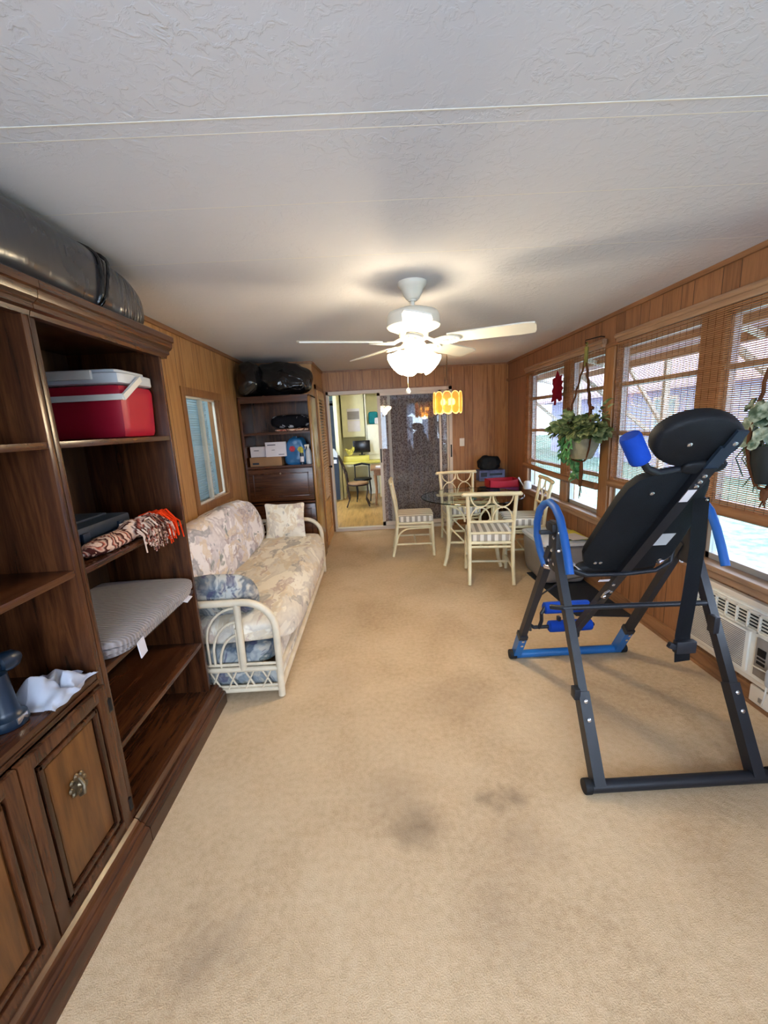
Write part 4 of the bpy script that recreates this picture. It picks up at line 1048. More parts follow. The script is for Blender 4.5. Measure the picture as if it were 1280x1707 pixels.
# ================================================================== INVERSION TABLE
t = thing('inversion_table', 'black and blue inversion table with padded bed, standing by the windows', 'exercise equipment', (1.18, 1.95, 0)); W = dict(world=True)
def tube1(name, mat, pts, r, n=12, parent=None): return MB().tube(pts, r, n).build(name, mat, parent or t, True)
xl, xr, yf, yr = .85, 1.515, 1.46, 2.49
fb = tube1('front_base_tube', 'black', [(xl-.035, yf, .026), (xr+.06, yf, .026)], .026, 14)
rb = tube1('rear_base_tube', 'bluesteel', [(xl, yr, .026), (xr+.02, yr, .026)], .026, 14)
for x0, x1, p, y in ((xl-.06, xl-.03, fb, yf), (xr+.055, xr+.085, fb, yf), (xl-.045, xl+.0, rb, yr), (xr+.02, xr+.06, rb, yr)):
    MB().lathe([(.029, 0), (.031, .004), (.031, x1-x0-.004), (.027, x1-x0)], (x0, y, .029), 18, (1, 0, 0)).build('rubber_cap', 'blackpad', p, True)
class BoltSet:
    def __init__(s): s.l = []
    def build(s, name, mat, parent, world=True):
        for p, ax in s.l: MB().lathe([(0, 0), (.009, .0), (.009, .004), (.005, .007), (0, .007)], p, 10, ax).build(name, mat, parent, True)
def bolts(mb, pts, ax): mb.l += [(p, ax) for p in pts]
PF, PR, PZ = 1.93, 1.99, .90
for x in (xl, xr):
    top = Vector((x, PF, PZ)); foot = Vector((x, yf, .03)); d = top-foot
    leg = MB().beam(foot+d*.25, top, .036, .042).build('front_leg', 'black', t, True)
    MB().beam(foot-d*.0, foot+d*.37, .047, .052).build('leg_sleeve', 'black', leg, True)
    mb = BoltSet(); bolts(mb, [foot+d*.34+Vector((-.0, -.028, .004)), foot+d*.265+Vector((0, -.028, .004))], (0, -1, .4)); mb.build('bolt', 'chrome', leg, True)
    top = Vector((x, PR, PZ)); foot = Vector((x, yr, .03)); d = top-foot
    leg = MB().beam(foot+d*.2, top, .036, .042).build('rear_leg', 'black', t, True)
    MB().beam(foot, foot+d*.22, .047, .052).build('leg_sleeve', 'bluesteel', leg, True)
    MB().beam(foot+d*.2, foot+d*.235, .052, .056).build('sleeve_collar', 'black', leg, True)
    mb = BoltSet(); bolts(mb, [foot+d*.19+Vector((0, -.032, -.01)), foot+d*.14+Vector((0, -.032, -.01))], (0, -1, -.4)); mb.build('bolt', 'chrome', leg, True)
    s_ = -1 if x == xl else 1
    br = MB().box(x-.012, x+.012, 1.915, 2.005, .80, 1.045, .004).box(x-.03, x+.03, 1.92, 2.0, 1.0, 1.04, .006).build('pivot_bracket', 'black', t, True)
    mb = BoltSet(); bolts(mb, [(x+.012*s_*1, 1.94, .97), (x+.012*s_, 1.96, .90), (x+.012*s_, 1.93, .84), (x+.012*s_, 1.99, .84)], (s_, 0, 0))
    bolts(mb, [(x, 1.913, 1.0), (x+.0, 1.913, .91), (x, 1.905, .85)], (0, -1, 0)); mb.build('bolt', 'chrome', br, True)
    MB().box(x-.075, x+.05, 1.95, 1.97, .985, 1.005, .002).build('pivot_pin', 'black', br, True)
    # looped handle with foam grip
    hy = [(2.03, .80), (2.10, .86), (2.145, .925), (2.15, 1.0), (2.115, 1.075), (2.06, 1.115), (1.995, 1.135), (1.93, 1.12), (1.875, 1.08), (1.83, 1.01), (1.79, .93), (1.755, .85)]
    xo = x+s_*(.015 if s_ < 0 else .022)
    g = tube1('handle_grip', 'bluegrip', [(xo, a, b_) for a, b_ in hy], .0185, 12)
    tube1('handle_bar', 'chrome', [(x, 1.99, .80), (xo, 2.02, .795), (xo, 2.035, .81)], .0125, 10, g)
# cross bar between the front legs
tube1('cross_bar', 'black', [(xl-.06, 1.84, .66), (xl-.02, 1.795, .672), (xl+.1, 1.79, .672), (xr-.02, 1.79, .660)], .0125, 12)
MB().box(xl-.045, xl-.018, 1.60, 1.64, .33, .38, .004).build('stop_bracket', 'black', t, True)
MB().box(xr-.045, xr-.018, 1.70, 1.74, .55, .63, .004).build('stop_bracket', 'black', t, True)
# bed in its tilted plane
P0 = Vector((1.2, 1.932, .803)); A = Vector((0, -.634, .773)).normalized(); NB = Vector((0, -.773, -.634)).normalized()   # NB: towards the camera side (underside)
def PB(x, s_, h=0): return Vector((x, P0.y, P0.z))+A*s_+NB*h
outl = [(.975, .045), (.946, .12), (.949, .34), (.952, .50), (.962, .58), (.985, .625), (1.03, .65), (1.147, .668), (1.22, .648), (1.262, .605), (1.285, .55), (1.335, .39), (1.362, .25), (1.388, .07), (1.375, .02), (1.30, -.03), (1.15, -.045), (1.03, -.02)]
mb = MB()
cx_ = sum(p[0] for p in outl)/len(outl); cs_ = sum(p[1] for p in outl)/len(outl)
rings = []
for k_, h_ in ((.0, .0), (.93, .0), (1.0, -.010), (1.0, -.03), (.95, -.05), (.6, -.062), (0, -.064)):
    if k_ == 0: rings.append([mb.b.verts.new(PB(cx_, cs_, h_))]); continue
    rings.append([mb.b.verts.new(PB(cx_+(x-cx_)*k_, cs_+(s2-cs_)*k_, h_)) for x, s2 in outl])
n_ = len(outl)
for a_, b_ in zip(rings, rings[1:]):
    for i in range(n_):
        if len(a_) == 1: mb.b.faces.new((a_[0], b_[i], b_[(i+1) % n_]))
        elif len(b_) == 1: mb.b.faces.new((a_[i], a_[(i+1) % n_], b_[0]))
        else: mb.b.faces.new((a_[i], a_[(i+1) % n_], b_[(i+1) % n_], b_[i]))
bed = mb.build('backrest', 'blacknylon', t, True)
mb = BoltSet(); bolts(mb, [PB(1.055, .56, .001), PB(1.02, .06, .001), PB(1.045, .06, .001), PB(1.33, .06, .001), PB(1.30, .5, .001)], NB); mb.build('bolt', 'chrome', bed, True)
# lower pad roll at the bed's bottom
MB().soft(PB(1.165, -.045, -.03), .40, .10, .06, 4, 10, 0, rot=Matrix((Vector((1, 0, 0)), A, -NB)).transposed()).build('seat_pad', 'blackpad', bed, True)
# centre rail and boom
rail = MB().beam(PB(1.180, -.30, .014), PB(1.182, .71, .014), .050, .028).build('centre_rail', 'black', t, True)
boom = MB().beam(PB(1.178, -.76, .014), PB(1.18, -.22, .014), .038, .038).build('ankle_boom', 'black', t, True)
mb = BoltSet(); bolts(mb, [PB(1.17, -.12, .028), PB(1.19, -.20, .028), PB(1.175, -.26, .028), PB(1.18, .645, .028), PB(1.18, .675, .028), PB(1.18, .62, .028)], NB); mb.build('bolt', 'chrome', rail, True)
MB().tube([PB(1.15, -.20, .05), PB(1.125, -.19, .06), PB(1.125, -.15, .06), PB(1.15, -.14, .05)], .005, 8).build('adjuster_pin', 'chrome', rail, True)
q_ = Matrix((Vector((1, 0, 0)), A, NB)).transposed()
def sticker(x, s0, s1, w_, mat, h, name, par, sk=0):
    mb = MB(); p = [PB(x-w_/2, s0, h), PB(x+w_/2, s0, h), PB(x+w_/2+sk, s1, h), PB(x-w_/2+sk, s1, h)]
    v_ = [mb.b.verts.new(a) for a in p]+[mb.b.verts.new(a+NB*.0008) for a in p]
    for f_ in ((0, 1, 2, 3), (4, 5, 6, 7), (0, 1, 5, 4), (1, 2, 6, 5), (2, 3, 7, 6), (3, 0, 4, 7)): mb.b.faces.new([v_[i] for i in f_])
    return mb.build(name, mat, par, True, smooth=False)
l1 = sticker(1.178, .53, .60, .034, 'paper', .0285, 'warning_label', rail); sticker(1.179, .543, .587, .018, 'casegrey', .0295, 'printed_block', l1)
sticker(1.255, .185, .275, .088, 'ltgrey', .0012, 'care_label', bed)
sticker(1.10, -.075, -.055, .055, 'paper', .032, 'care_label', bed)
# saddle bar under the bed and side hoop
hoop = tube1('support_bar', 'black', [(xl+.03, 1.97, .87), (.93, 1.955, .80), (1.0, 1.93, .775), (1.18, 1.915, .775), (1.33, 1.915, .785), (1.41, 1.93, .82), (1.425, 1.94, .88), (1.40, 1.95, .95)], .0115, 10)
tube1('support_bar', 'chrome', [(xl+.02, 2.0, .98), (.90, 1.99, .90), (.95, 1.97, .82), (.985, 1.95, .79)], .005, 8)
tube1('support_bar', 'chrome', [(1.33, 1.90, .83), (1.40, 1.93, .85), (1.43, 1.95, .90), (1.40, 1.94, .98)], .009, 8)
# headrest: thick oval pad
HC = PB(1.105, .805, .0); Q2 = (RX(.0)@q_)@RZ(-.25)
def hfn(q): return q
mb = MB(); N_ = 40
rings = []
for k_, h_ in ((0, .0), (.90, .0), (.97, -.006), (1.0, -.016), (1.0, -.046), (.95, -.058), (.5, -.064), (0, -.064)):
    pts = [HC+Q2@Vector((.163*k_*math.cos(2*PI*i/N_), .112*k_*math.sin(2*PI*i/N_), h_)) for i in range(N_ if k_ else 1)]
    rings.append([mb.b.verts.new(p) for p in pts])
for a_, b_ in zip(rings, rings[1:]):
    for i in range(N_):
        if len(a_) == 1: mb.b.faces.new((a_[0], b_[i], b_[(i+1) % N_]))
        elif len(b_) == 1: mb.b.faces.new((a_[i], a_[(i+1) % N_], b_[0]))
        else: mb.b.faces.new((a_[i], a_[(i+1) % N_], b_[(i+1) % N_], b_[i]))
hd = mb.build('headrest', 'blackpad', t, True)
MB().beam(PB(1.182, .66, .022), PB(1.195, .80, .014), .05, .012).beam(PB(1.198, .79, .016), PB(1.205, .87, .012), .04, .010).build('headrest_bracket', 'casegrey', hd, True)
MB().soft(PB(1.175, .70, .005), .16, .06, .03, 3, 8, rot=q_).build('neck_joint', 'blackpad', hd, True)
mb = BoltSet(); bolts(mb, [PB(1.065, .81, .001), PB(1.205, .82, .018)], NB); mb.build('bolt', 'chrome', hd, True)
# side lever with blue foam roller
ho = tube1('roller_arm', 'black', [(1.17, 1.50, 1.335), (1.09, 1.50, 1.335), (1.0, 1.47, 1.33), (.94, 1.44, 1.35), (.90, 1.415, 1.39)], .013, 10)
ax = Vector((-.44, -.10, .76)).normalized()
MB().lathe([(.0, 0), (.026, .0), (.033, .006), (.035, .015), (.035, .10), (.031, .110), (.02, .112), (0, .112)], Vector((.905, 1.42, 1.375)), 22, ax).build('foam_roller', 'bluefoam', ho, True)
# ankle rollers
for z, y, a_, b_, n2 in ((.205, 2.50, 1.062, 1.175, 1), (.205, 2.50, 1.222, 1.345, 1), (.355, 2.46, 1.01, 1.30, 0)):
    MB().lathe([(.0, 0), (.028, .0), (.037, .007), (.038, .02), (.038, b_-a_-.02), (.036, b_-a_-.006), (.028, b_-a_), (0, b_-a_)], (a_, y, z), 20, (1, 0, 0)).build('ankle_roller', 'bluefoam', boom, True)
tube1('roller_axle', 'black', [(.965, 2.50, .205), (1.36, 2.50, .205)], .012, 10, boom)
MB().box(1.175, 1.222, 2.40, 2.53, .17, .25, .008).box(1.12, 1.14, 2.49, 2.52, .24, .27, .004).build('ankle_clamp', 'black', boom, True)
MB().tube([(.965, 2.50, .205), (.94, 2.50, .23), (.93, 2.47, .20)], .012, 8).tube([(1.0, 2.50, .20), (1.0, 2.46, .27), (.99, 2.44, .33), (1.02, 2.45, .37)], .012, 8).build('ankle_lever', 'black', boom, True)
# hanging strap with buckle
mb = MB()
st_ = [(1.275, 1.60, 1.20), (1.272, 1.59, 1.0), (1.262, 1.59, .80), (1.245, 1.585, .62), (1.25, 1.58, .50)]
for wv in (.0,):
    a_ = [mb.b.verts.new(Vector(p)+Vector((-.037, 0, 0))) for p in st_]; b_ = [mb.b.verts.new(Vector(p)+Vector((.037, .01, 0))) for p in st_]
    fs = [mb.b.faces.new((a_[i], a_[i+1], b_[i+1], b_[i])) for i in range(4)]
    bmesh.ops.solidify(mb.b, geom=fs, thickness=.012)
sp = mb.build('hanging_strap', 'blackpad', t, True)
MB().box(1.208, 1.292, 1.565, 1.595, .545, .60, .006).box(1.180, 1.215, 1.570, 1.590, .565, .59, .004, RY(.4)).build('strap_buckle', 'black', sp, True)
tube1('safety_tether', 'black', [(1.10, 1.98, .76), (1.0, 2.2, .64), (.93, 2.30, .52), (.88, 2.3, .40)], .005, 6)

# ================================================================== BLINDS
def blind(label, y0, y1, z0, z1, sag, xb=1.905):
    t = thing('bamboo_blind', label, 'blind', (xb, (y0+y1)/2, z1))
    n = int((z1-z0)/.0108); mb = MB()
    for i in range(n):
        z = z1-.01-i*(z1-z0-.02)/n; f_ = i/n
        ya, yb = y0, y1
        v = []
        K = 8
        for k in range(K+1):
            u = k/K; y = ya+(yb-ya)*u; zz = z-sag*f_*math.sin(PI*u)*.6-sag*f_*(1-u)*1.0
            v.append((xb+.004*math.sin(i*.7+u*3), y, zz))
        mb.tube(v, .0031, 4)
    mb.build('slats', 'slat', t, True, smooth=False)
    mb = MB(); m = int((y1-y0)/.055)
    for k in range(m+1):
        y = y0+.02+(y1-y0-.04)*k/m; u = (y-y0)/(y1-y0)
        mb.tube([(xb-.003, y, z1), (xb-.003, y, z0+.02-sag*math.sin(PI*u)*.6-sag*(1-u))], .0011, 4)
    mb.build('weaving_cord', 'macrame', t, True, smooth=False)
    mb = MB()
    pts = [(xb-.004, y0+(y1-y0)*k/8, z0-sag*math.sin(PI*k/8)*.6-sag*(1-k/8)) for k in range(9)]
    mb.tube(pts, .030, 10); mb.build('rolled_hem', 'trimwood', t, True)
    MB().tube([(xb-.012, y0-.01, z1+.012), (xb-.012, y1+.01, z1+.012)], .020, 8).box(xb-.02, xb+.016, y0, y1, z1-.035, z1+.03, .004).build('head_rail', 'sillwood', t, True)
    return t
blind('bamboo blind over the far pair of windows, behind the hanging leaf', 3.57, 5.36, .955, 2.105, .03)
blind('wide bamboo blind over the windows beside the inversion table', .55, 3.375, .985, 2.105, .0)

# red maple leaf ornament
pts = [(0, .17), (.03, .11), (.055, .12), (.05, .07), (.07, .06), (.055, .02), (.075, -.01), (.055, -.03), (.06, -.08), (.065, -.12), (.03, -.13), (.005, -.10), (-.008, -.11), (-.012, -.165), (-.03, -.165), (-.03, -.12), (-.07, -.13),
       (-.06, -.09), (-.05, -.05), (-.065, -.02), (-.045, .02), (-.055, .05), (-.06, .10), (-.025, .11)]
mb = MB().prism([(4.37-a*1.9, 1.815+b_) for a, b_ in pts], 'x', 1.862, 1.868)
lf = single('leaf_ornament', mb, 'mauve', 'dark red felt maple leaf hanging in front of the far blind', 'ornament', (1.865, 4.37, 1.985), smooth=False)

# ================================================================== HANGING PLANTS
def hanging_pot(PX, PY, ztop, zrim, t, cord, pot, r=.115, h=.17, beads=True, tail=1.0):
    MB().lathe([(.0, 0), (r*.55, .0), (r*.62, .006), (r*.95, h*.55), (r, h), (r*.92, h), (r*.86, h*.6), (0, h*.62)], (PX, PY, zrim-h), 28).build('pot', pot, t, True)
    mb = MB(); top = Vector((PX, PY, ztop))
    for k in range(3):
        a = 2*PI*k/3+.5
        R_ = Vector((PX+(r+.012)*math.cos(a), PY+(r+.012)*math.sin(a), zrim)); m_ = top.lerp(R_, .25)
        pts = [top-Vector((0, 0, .04))]
        for q in range(1, 18):
            c = (top-Vector((0, 0, .1))).lerp(R_, q/17); pts.append(c+Vector((.004*math.cos(q*2.2), .004*math.sin(q*2.2), 0)))
        mb.tube(pts, .0075, 6)
        mb.tube([R_, (PX+r*.9*math.cos(a), PY+r*.9*math.sin(a), zrim-h*.6), (PX+r*.5*math.cos(a), PY+r*.5*math.sin(a), zrim-h-.01), (PX, PY, zrim-h-.03)], .007, 6)
        if beads: mb.lathe([(0, 0), (.013, .006), (.015, .016), (.013, .026), (0, .032)], top.lerp(R_, .72)+Vector((.012*math.cos(a), .012*math.sin(a), 0)), 10)
    mb.tube([(PX, PY, zrim-h-.02), (PX+.003, PY, zrim-h-.12*tail), (PX-.003, PY, zrim-h-.24*tail)], [.013, .018, .012], 8)
    for k in range(5):
        mb.tube([(PX, PY, zrim-h-.22*tail), (PX+.012*math.cos(k), PY+.02*math.sin(k*1.3), zrim-h-(.30+.025*k % .07)*tail)], .003, 5)
    mb.build('macrame_hanger', cord, t, True)
    mb = MB().tube([top-Vector((0, 0, .17)), top-Vector((0, 0, .02))], .016, 8)
    mb.tube([top+Vector((0, .014*math.cos(k*PI/5), .014*math.sin(k*PI/5))) for k in range(10)], .004, 6, True)
    mb.build('top_wrap', 'jute', t, True)
    # iron bracket to the header
    MB().tube([(RW-.03, PY, ztop+.05), (RW-.06, PY, ztop+.055), (PX-.01, PY, ztop+.03), (PX-.012, PY, ztop+.008), (PX+.006, PY, ztop+.004)], .0045, 6).build('wall_hook', 'iron', t, True)
PX, PY, ZR = 1.755, 3.57, 1.375
t = thing('hanging_plant', 'variegated trailing plant in a grey pot in brown macrame hanger by the window post', 'plant', (PX, PY, 2.10))
hanging_pot(PX, PY, 2.10, ZR, t, 'macrame', 'stone', .135, .20)
def foliage(PX, PY, ZR, n, spread, L0, rnd, yb=0):
    mb = MB()
    for i in range(n):
        a = rnd.uniform(0, 2*PI); e = rnd.uniform(-.15, 1.1); r = rnd.uniform(.03, spread)
        p = Vector((PX-.045+r*.42*math.cos(a), PY+r*math.sin(a)+yb, ZR+rnd.uniform(-.05, .15)*(1.1-r/spread)))
        d = Vector((math.cos(a)*.4-.1, math.sin(a), rnd.uniform(-.7, .6)))
        L = L0*rnd.uniform(.7, 1.2); mb.leaf(p, d, (rnd.uniform(-.9, .1), rnd.uniform(-.4, .4), .8), L, L*.8, .12)
    return mb
rnd = random.Random(5)
fo = foliage(PX, PY, ZR+.03, 420, .34, .092, rnd)
for j in range(6):      # stems rising to the right
    b0 = Vector((PX, PY-.12, ZR+.02)); e0 = Vector((PX+.02, PY-.30-.03*j % .1, ZR+.16+.05*j*.6))
    for q in range(5):
        p = b0.lerp(e0, q/5); fo.leaf(p, (rnd.uniform(-.5, .5), -1, rnd.uniform(-.2, .9)), (0, 0, 1), .075, .04)
fo.build('foliage', 'leaf', t, True)
mb = MB(); ml = MB()
for j in range(13):     # trailing vines to the left
    yy = PY+rnd.uniform(.08, .36); xx = PX+rnd.uniform(-.09, .05); L = rnd.uniform(.16, .42)*(1 if yy > PY+.12 else .8); z0 = ZR-.02
    pts = [(xx, PY+(yy-PY)*.6, z0+.03), (xx, yy, z0), (xx-.01, yy+.02, z0-L*.5), (xx+.01, yy+.0, z0-L)]
    mb.tube(pts, .0025, 5)
    for q in range(int(L/.022)):
        f_ = q/(L/.022); p = Vector(pts[1]).lerp(Vector(pts[3]), f_)
        ml.leaf(p, (rnd.uniform(-1, .6), rnd.uniform(-1, 1), rnd.uniform(-.9, -.1)), (rnd.uniform(-1, 0), 0, .6), .075*rnd.uniform(.8, 1.2), .05)
for j in range(3):      # over the pot
    for q in range(8):
        ml.leaf((PX-.13+rnd.uniform(-.01, .02), PY-.08+j*.06, ZR-.02*q), (-.3, rnd.uniform(-.6, .6), -.8), (-1, 0, .4), .06, .036)
mb.build('stem', 'leaf', t, True); ml.build('trailing_leaves', 'leafbright', t, True)
P2X, P2Y, Z2 = 1.64, 1.755, 1.40
t = thing('hanging_plant', 'round-leaved begonia in a dark hanging pot at the right edge, near the headrest', 'plant', (P2X, P2Y, 2.10))
hanging_pot(P2X, P2Y-.03, 2.10, Z2-.02, t, 'macrame', 'darkpot', .065, .16, False, .3)
rnd = random.Random(11); mb = MB()
for i in range(60):
    a = rnd.uniform(0, 2*PI); r = rnd.uniform(.02, .105); z = Z2+rnd.uniform(-.09, .15)
    c = Vector((P2X+r*.8*math.cos(a), P2Y-.03+r*math.sin(a), z)); nn = Vector((math.cos(a)-1.0, math.sin(a)-.6, rnd.uniform(.1, .9))).normalized()
    Q = Vector((0, 0, 1)).rotation_difference(nn).to_matrix(); R_ = rnd.uniform(.024, .038)
    cen = mb.b.verts.new(c-nn*.006); rim = [mb.b.verts.new(c+Q@Vector((R_*math.cos(q*PI/6)*(1+.1*(q % 2)), R_*.85*math.sin(q*PI/6)*(1+.1*(q % 2)), .006*(q % 2)))) for q in range(12)]
    mid = [mb.b.verts.new(c+nn*.004+Q@Vector((R_*.55*math.cos(q*PI/6), R_*.47*math.sin(q*PI/6), 0))) for q in range(12)]
    for q in range(12):
        mb.b.faces.new((cen, mid[q], mid[(q+1) % 12])); mb.b.faces.new((mid[q], rim[q], rim[(q+1) % 12], mid[(q+1) % 12]))
mb.build('foliage', 'begonia', t, True)
mb = MB()
for k in range(6): mb.tube([(P2X-.02, P2Y+.05*math.cos(k), Z2), (P2X-.03, P2Y+.07*math.cos(k)+.03, Z2-.08), (P2X-.03, P2Y+.05*math.cos(k*2), Z2-.16-.015*k)], .003, 5)
mb.build('stem', 'begonia', t, True)

# ================================================================== AIR CONDITIONER
t = thing('air_conditioner', 'white window air conditioner set low in the right wall', 'air conditioner', (1.90, 2.1, .17))
ay0, ay1, az0, az1 = 1.80, 2.405, .165, .535
mb = MB().box(1.885, 1.96, ay0, ay1, az0, az1, .008).build('casing', 'white', t, True)
mb = MB(); X0, X1 = 1.868, 1.886
mb.box(X0, X1, ay0+.02, ay1-.02, az1-.02, az1-.008, .002).box(X0, X1, ay0+.02, ay1-.02, az1-.115, az1-.103, .002)
for k in range(9): y = ay0+.03+k*(ay1-ay0-.06)/8; mb.box(X0, X1, y-.004, y+.004, az1-.115, az1-.01)
for k in range(5): z = az1-.098+k*.018; mb.box(X0+.002, X1, ay0+.03, ay1-.03, z, z+.004, 0, None)
mb.build('air_outlet', 'white', t, True, smooth=False)
MB().box(1.880, 1.8858, ay0+.03, ay1-.03, az1-.105, az1-.018).build('outlet_recess', 'iron', t, True, smooth=False)
mb = MB().box(1.872, 1.886, ay0+.145, ay1-.02, az0+.02, az1-.125, .003)
mb.build('intake_panel', 'white', t, True)
mb = MB()
for k in range(20): z = az0+.034+k*.0102; mb.box(1.8695, 1.873, ay0+.165, ay1-.035, z, z+.0045)
mb.build('intake_grille', 'bingrey', t, True, smooth=False)
MB().box(1.876, 1.8865, ay0+.03, ay0+.105, az0+.03, az1-.135, .002).build('control_panel', 'bingrey', t, True)
MB().box(1.872, 1.877, ay0+.045, ay0+.09, az0+.145, az0+.185, .001).box(1.873, 1.877, ay0+.045, ay0+.09, az0+.10, az0+.115).box(1.873, 1.877, ay0+.045, ay0+.09, az0+.125, az0+.135).build('display', 'iron', t, True)
struct('trim_9', MB().box(1.90, RW, ay1, ay1+.035, az0-.02, az1+.03, .003).box(1.895, RW, ay0-.2, ay1+.035, az0-.03, az0, .003).box(1.90, RW, ay0-.2, ay1+.035, az1, az1+.03, .003), 'cream', smooth=False)
MB().tube([(1.868, 1.90, .245), (1.850, 1.83, .262), (1.845, 1.79, .270), (1.84, 1.785, .20), (1.85, 1.80, .12), (1.875, 1.835, .06), (1.895, 1.85, .045)], .004, 7).build('power_cord', 'white', t, True)
MB().soft((1.83, 1.745, .265), .05, .06, .10, 4, 8).build('plug', 'ltgrey', t, True)
t = thing('wall_outlet', 'beige outlet plate low on the right wall under the air conditioner', 'outlet', (1.912, 1.88, .06))
MB().box(1.900, 1.914, 1.82, 1.93, .03, .12, .003).build('plate', 'cream', t, True)
MB().box(1.896, 1.901, 1.85, 1.875, .05, .075, .001).build('socket', 'bingrey', t, True)
t = thing('light_switch', 'white light switch plate on the panelling right of the patio door', 'switch', (1.263, BW-.002, 1.235))
MB().box(1.228, 1.298, BW-.008, BW, 1.178, 1.292, .003).build('plate', 'white', t, True)
MB().box(1.257, 1.269, BW-.018, BW-.008, 1.22, 1.245, .002).build('toggle', 'white', t, True)

# ================================================================== PATIO DOOR CURTAIN AND KITCHEN
def cur(x0, x1, y, z0, z1, amp, per, mat, name, label, n=160):
    mb = MB()
    def fn(u, v):
        x = x0+(x1-x0)*u; w_ = math.sin(2*PI*x/per)+.4*math.sin(2*PI*x/per*.37+2)
        return (x, y+amp*w_*(.5+.5*v), z1+(z0-z1)*v)
    return single(name, mb.grid(fn, n, 6), mat, label, 'curtain', ((x0+x1)/2, y, z1))
cur(.10, 1.16, BW+.16, .03, 2.06, .018, .085, 'lace', 'lace_curtain', 'brown lace curtain hanging behind the closed half of the patio door')
# swagged white curtains on the window behind the camera
def swag(x0, x1, name, label):
    mb = MB()
    def fn(u, v):
        x = x0+(x1-x0)*u; d = .55+.18*abs(math.cos(PI*u*2)); 
        return (x, FY+.06+.02*math.sin(x*70), 2.16-d*v*.55)
    mb.grid(fn, 120, 5); return single(name, mb, 'sheer', label, 'curtain', ((x0+x1)/2, FY+.06, 2.16))
swag(1.04, 1.77, 'valance', 'white gathered valance over the window behind the camera')
for a in (1.05, 1.56): cur(a, a+.2, FY+.07, .75, 1.75, .015, .06, 'sheer', 'tied_curtain', 'white tied-back curtain at the %s side of the rear window' % ('inner' if a < 1.2 else 'outer'), 40)

KY = 10.05
struct('floor_kitchen', MB().box(-2.2, 1.95, BW+.02, KY+.1, -.05, -.001), 'plank', smooth=False)
struct('ceiling_kitchen', MB().box(-2.2, 1.95, BW+.1, KY+.1, 2.38, 2.44), 'kcab', smooth=False)
struct('wall_kitchen', MB().box(-.76, 1.95, KY, KY+.1, 0, 2.4).box(1.85, 1.95, BW+.1, KY, 0, 2.4).box(-.83, -.76, 8.9, KY+.1, 0, 2.4), 'kwall', smooth=False)
struct('wall_hall', MB().box(-2.2, -.83, KY, KY+.1, 0, 2.4).box(-2.25, -2.15, BW+.1, KY, 0, 2.4), 'kblue', smooth=False)
struct('door_3', MB().box(-.98, -.88, 9.4, 9.46, 0, 2.05).box(-1.6, -.88, 9.4, 9.46, 2.0, 2.1), 'casegrey', smooth=False)
t = thing('pantry_cupboard', 'tall cream pantry cupboard with an open upper niche in the kitchen', 'cupboard', (.2, 9.8, 0))
MB().box(-.18, .6, 9.55, 9.60, 0, 1.55).box(-.18, .6, 9.6, KY, 1.53, 1.56).box(-.20, -.17, 9.55, KY, 0, 2.38).box(-.20, .6, 9.55, KY, 2.25, 2.38).build('carcass', 'kcab', t, True, smooth=False)
d = MB().box(-.16, .12, 9.53, 9.549, .9, 1.52, .003).box(.13, .45, 9.53, 9.549, .1, 1.52, .003).build('door', 'kcab', t, True)
MB().box(.10, .112, 9.515, 9.53, 1.18, 1.20).box(.14, .152, 9.515, 9.53, 1.0, 1.02).build('knob', 'iron', d, True)
t = thing('wall_cupboard', 'pale yellow wall cupboard above the kitchen desk', 'cupboard', (-.45, 9.8, 1.4))
MB().box(-.72, -.22, 9.62, KY, 1.30, 2.38, .003).build('carcass', 'kwall', t, True)
single('calendar', MB().box(-.60, -.32, 9.605, 9.615, 1.42, 1.66).box(-.60, -.32, 9.605, 9.615, 1.67, 1.92), 'paper', 'paper wall calendar hanging on the yellow wall cupboard', 'calendar', (-.46, 9.61, 1.66), smooth=False)
single('calendar_picture', MB().box(-.59, -.33, 9.598, 9.604, 1.69, 1.86), 'bingrey', 'grey landscape picture on the upper half of the calendar', 'picture', (-.46, 9.6, 1.77), smooth=False)
single('storage_tub', MB().soft((-.02, 9.75, 1.70), .22, .22, .28, 5, 8), 'teal', 'teal fabric tub in the pantry niche', 'tub', (-.02, 9.75, 1.56))
single('glass_jar', MB().lathe([(0, 0), (.05, .003), (.055, .06), (.045, .13), (0, .14)], (.06, 9.62, 1.562), 16), 'paper', 'small white jar beside the teal tub in the pantry niche', 'jar', (.06, 9.62, 1.562))
t = thing('monitor', 'black flat monitor on the kitchen desk', 'monitor', (-.28, 9.42, .90))
MB().box(-.50, -.12, 9.40, 9.43, .96, 1.22, .008).build('screen', 'screen', t, True)
MB().box(-.33, -.29, 9.43, 9.45, .91, 1.0).box(-.38, -.24, 9.38, 9.48, .901, .915).build('stand', 'iron', t, True)
t = thing('kitchen_desk', 'yellow laminate kitchen desk below the monitor', 'desk', (-.3, 9.4, 0))
MB().box(-.74, .30, 9.0, 9.54, .745, .785, .004).box(-.70, -.15, 9.1, 9.45, .786, .90, .01).build('desk_top', 'kcounter', t, True)
MB().box(-.74, .30, 9.05, 9.08, .69, .745).box(.05, .3, 9.08, 9.5, 0, .74).box(-.74, -.70, 9.05, 9.5, 0, .74).build('desk_frame', 'kwall', t, True, smooth=False)
single('leafy_sprig', (lambda m: [m.leaf((-.6+.01*i, 9.2, .93+.02*(i % 4)), (math.cos(i), -.3, .5+.1*i % .8), (0, -1, .3), .13, .06) for i in range(12)] and m)(MB()), 'kcounter', 'pale yellow-green leaves of a small plant on the kitchen desk', 'plant', (-.6, 9.2, .9))
t = thing('kitchen_table', 'brown wooden table just inside the kitchen on the right', 'table', (.25, 8.3, 0))
MB().box(-.12, .9, 7.9, 8.8, .70, .735, .006).box(-.05, .85, 7.95, 8.75, .60, .70).build('table_top', 'trimwood', t, True)
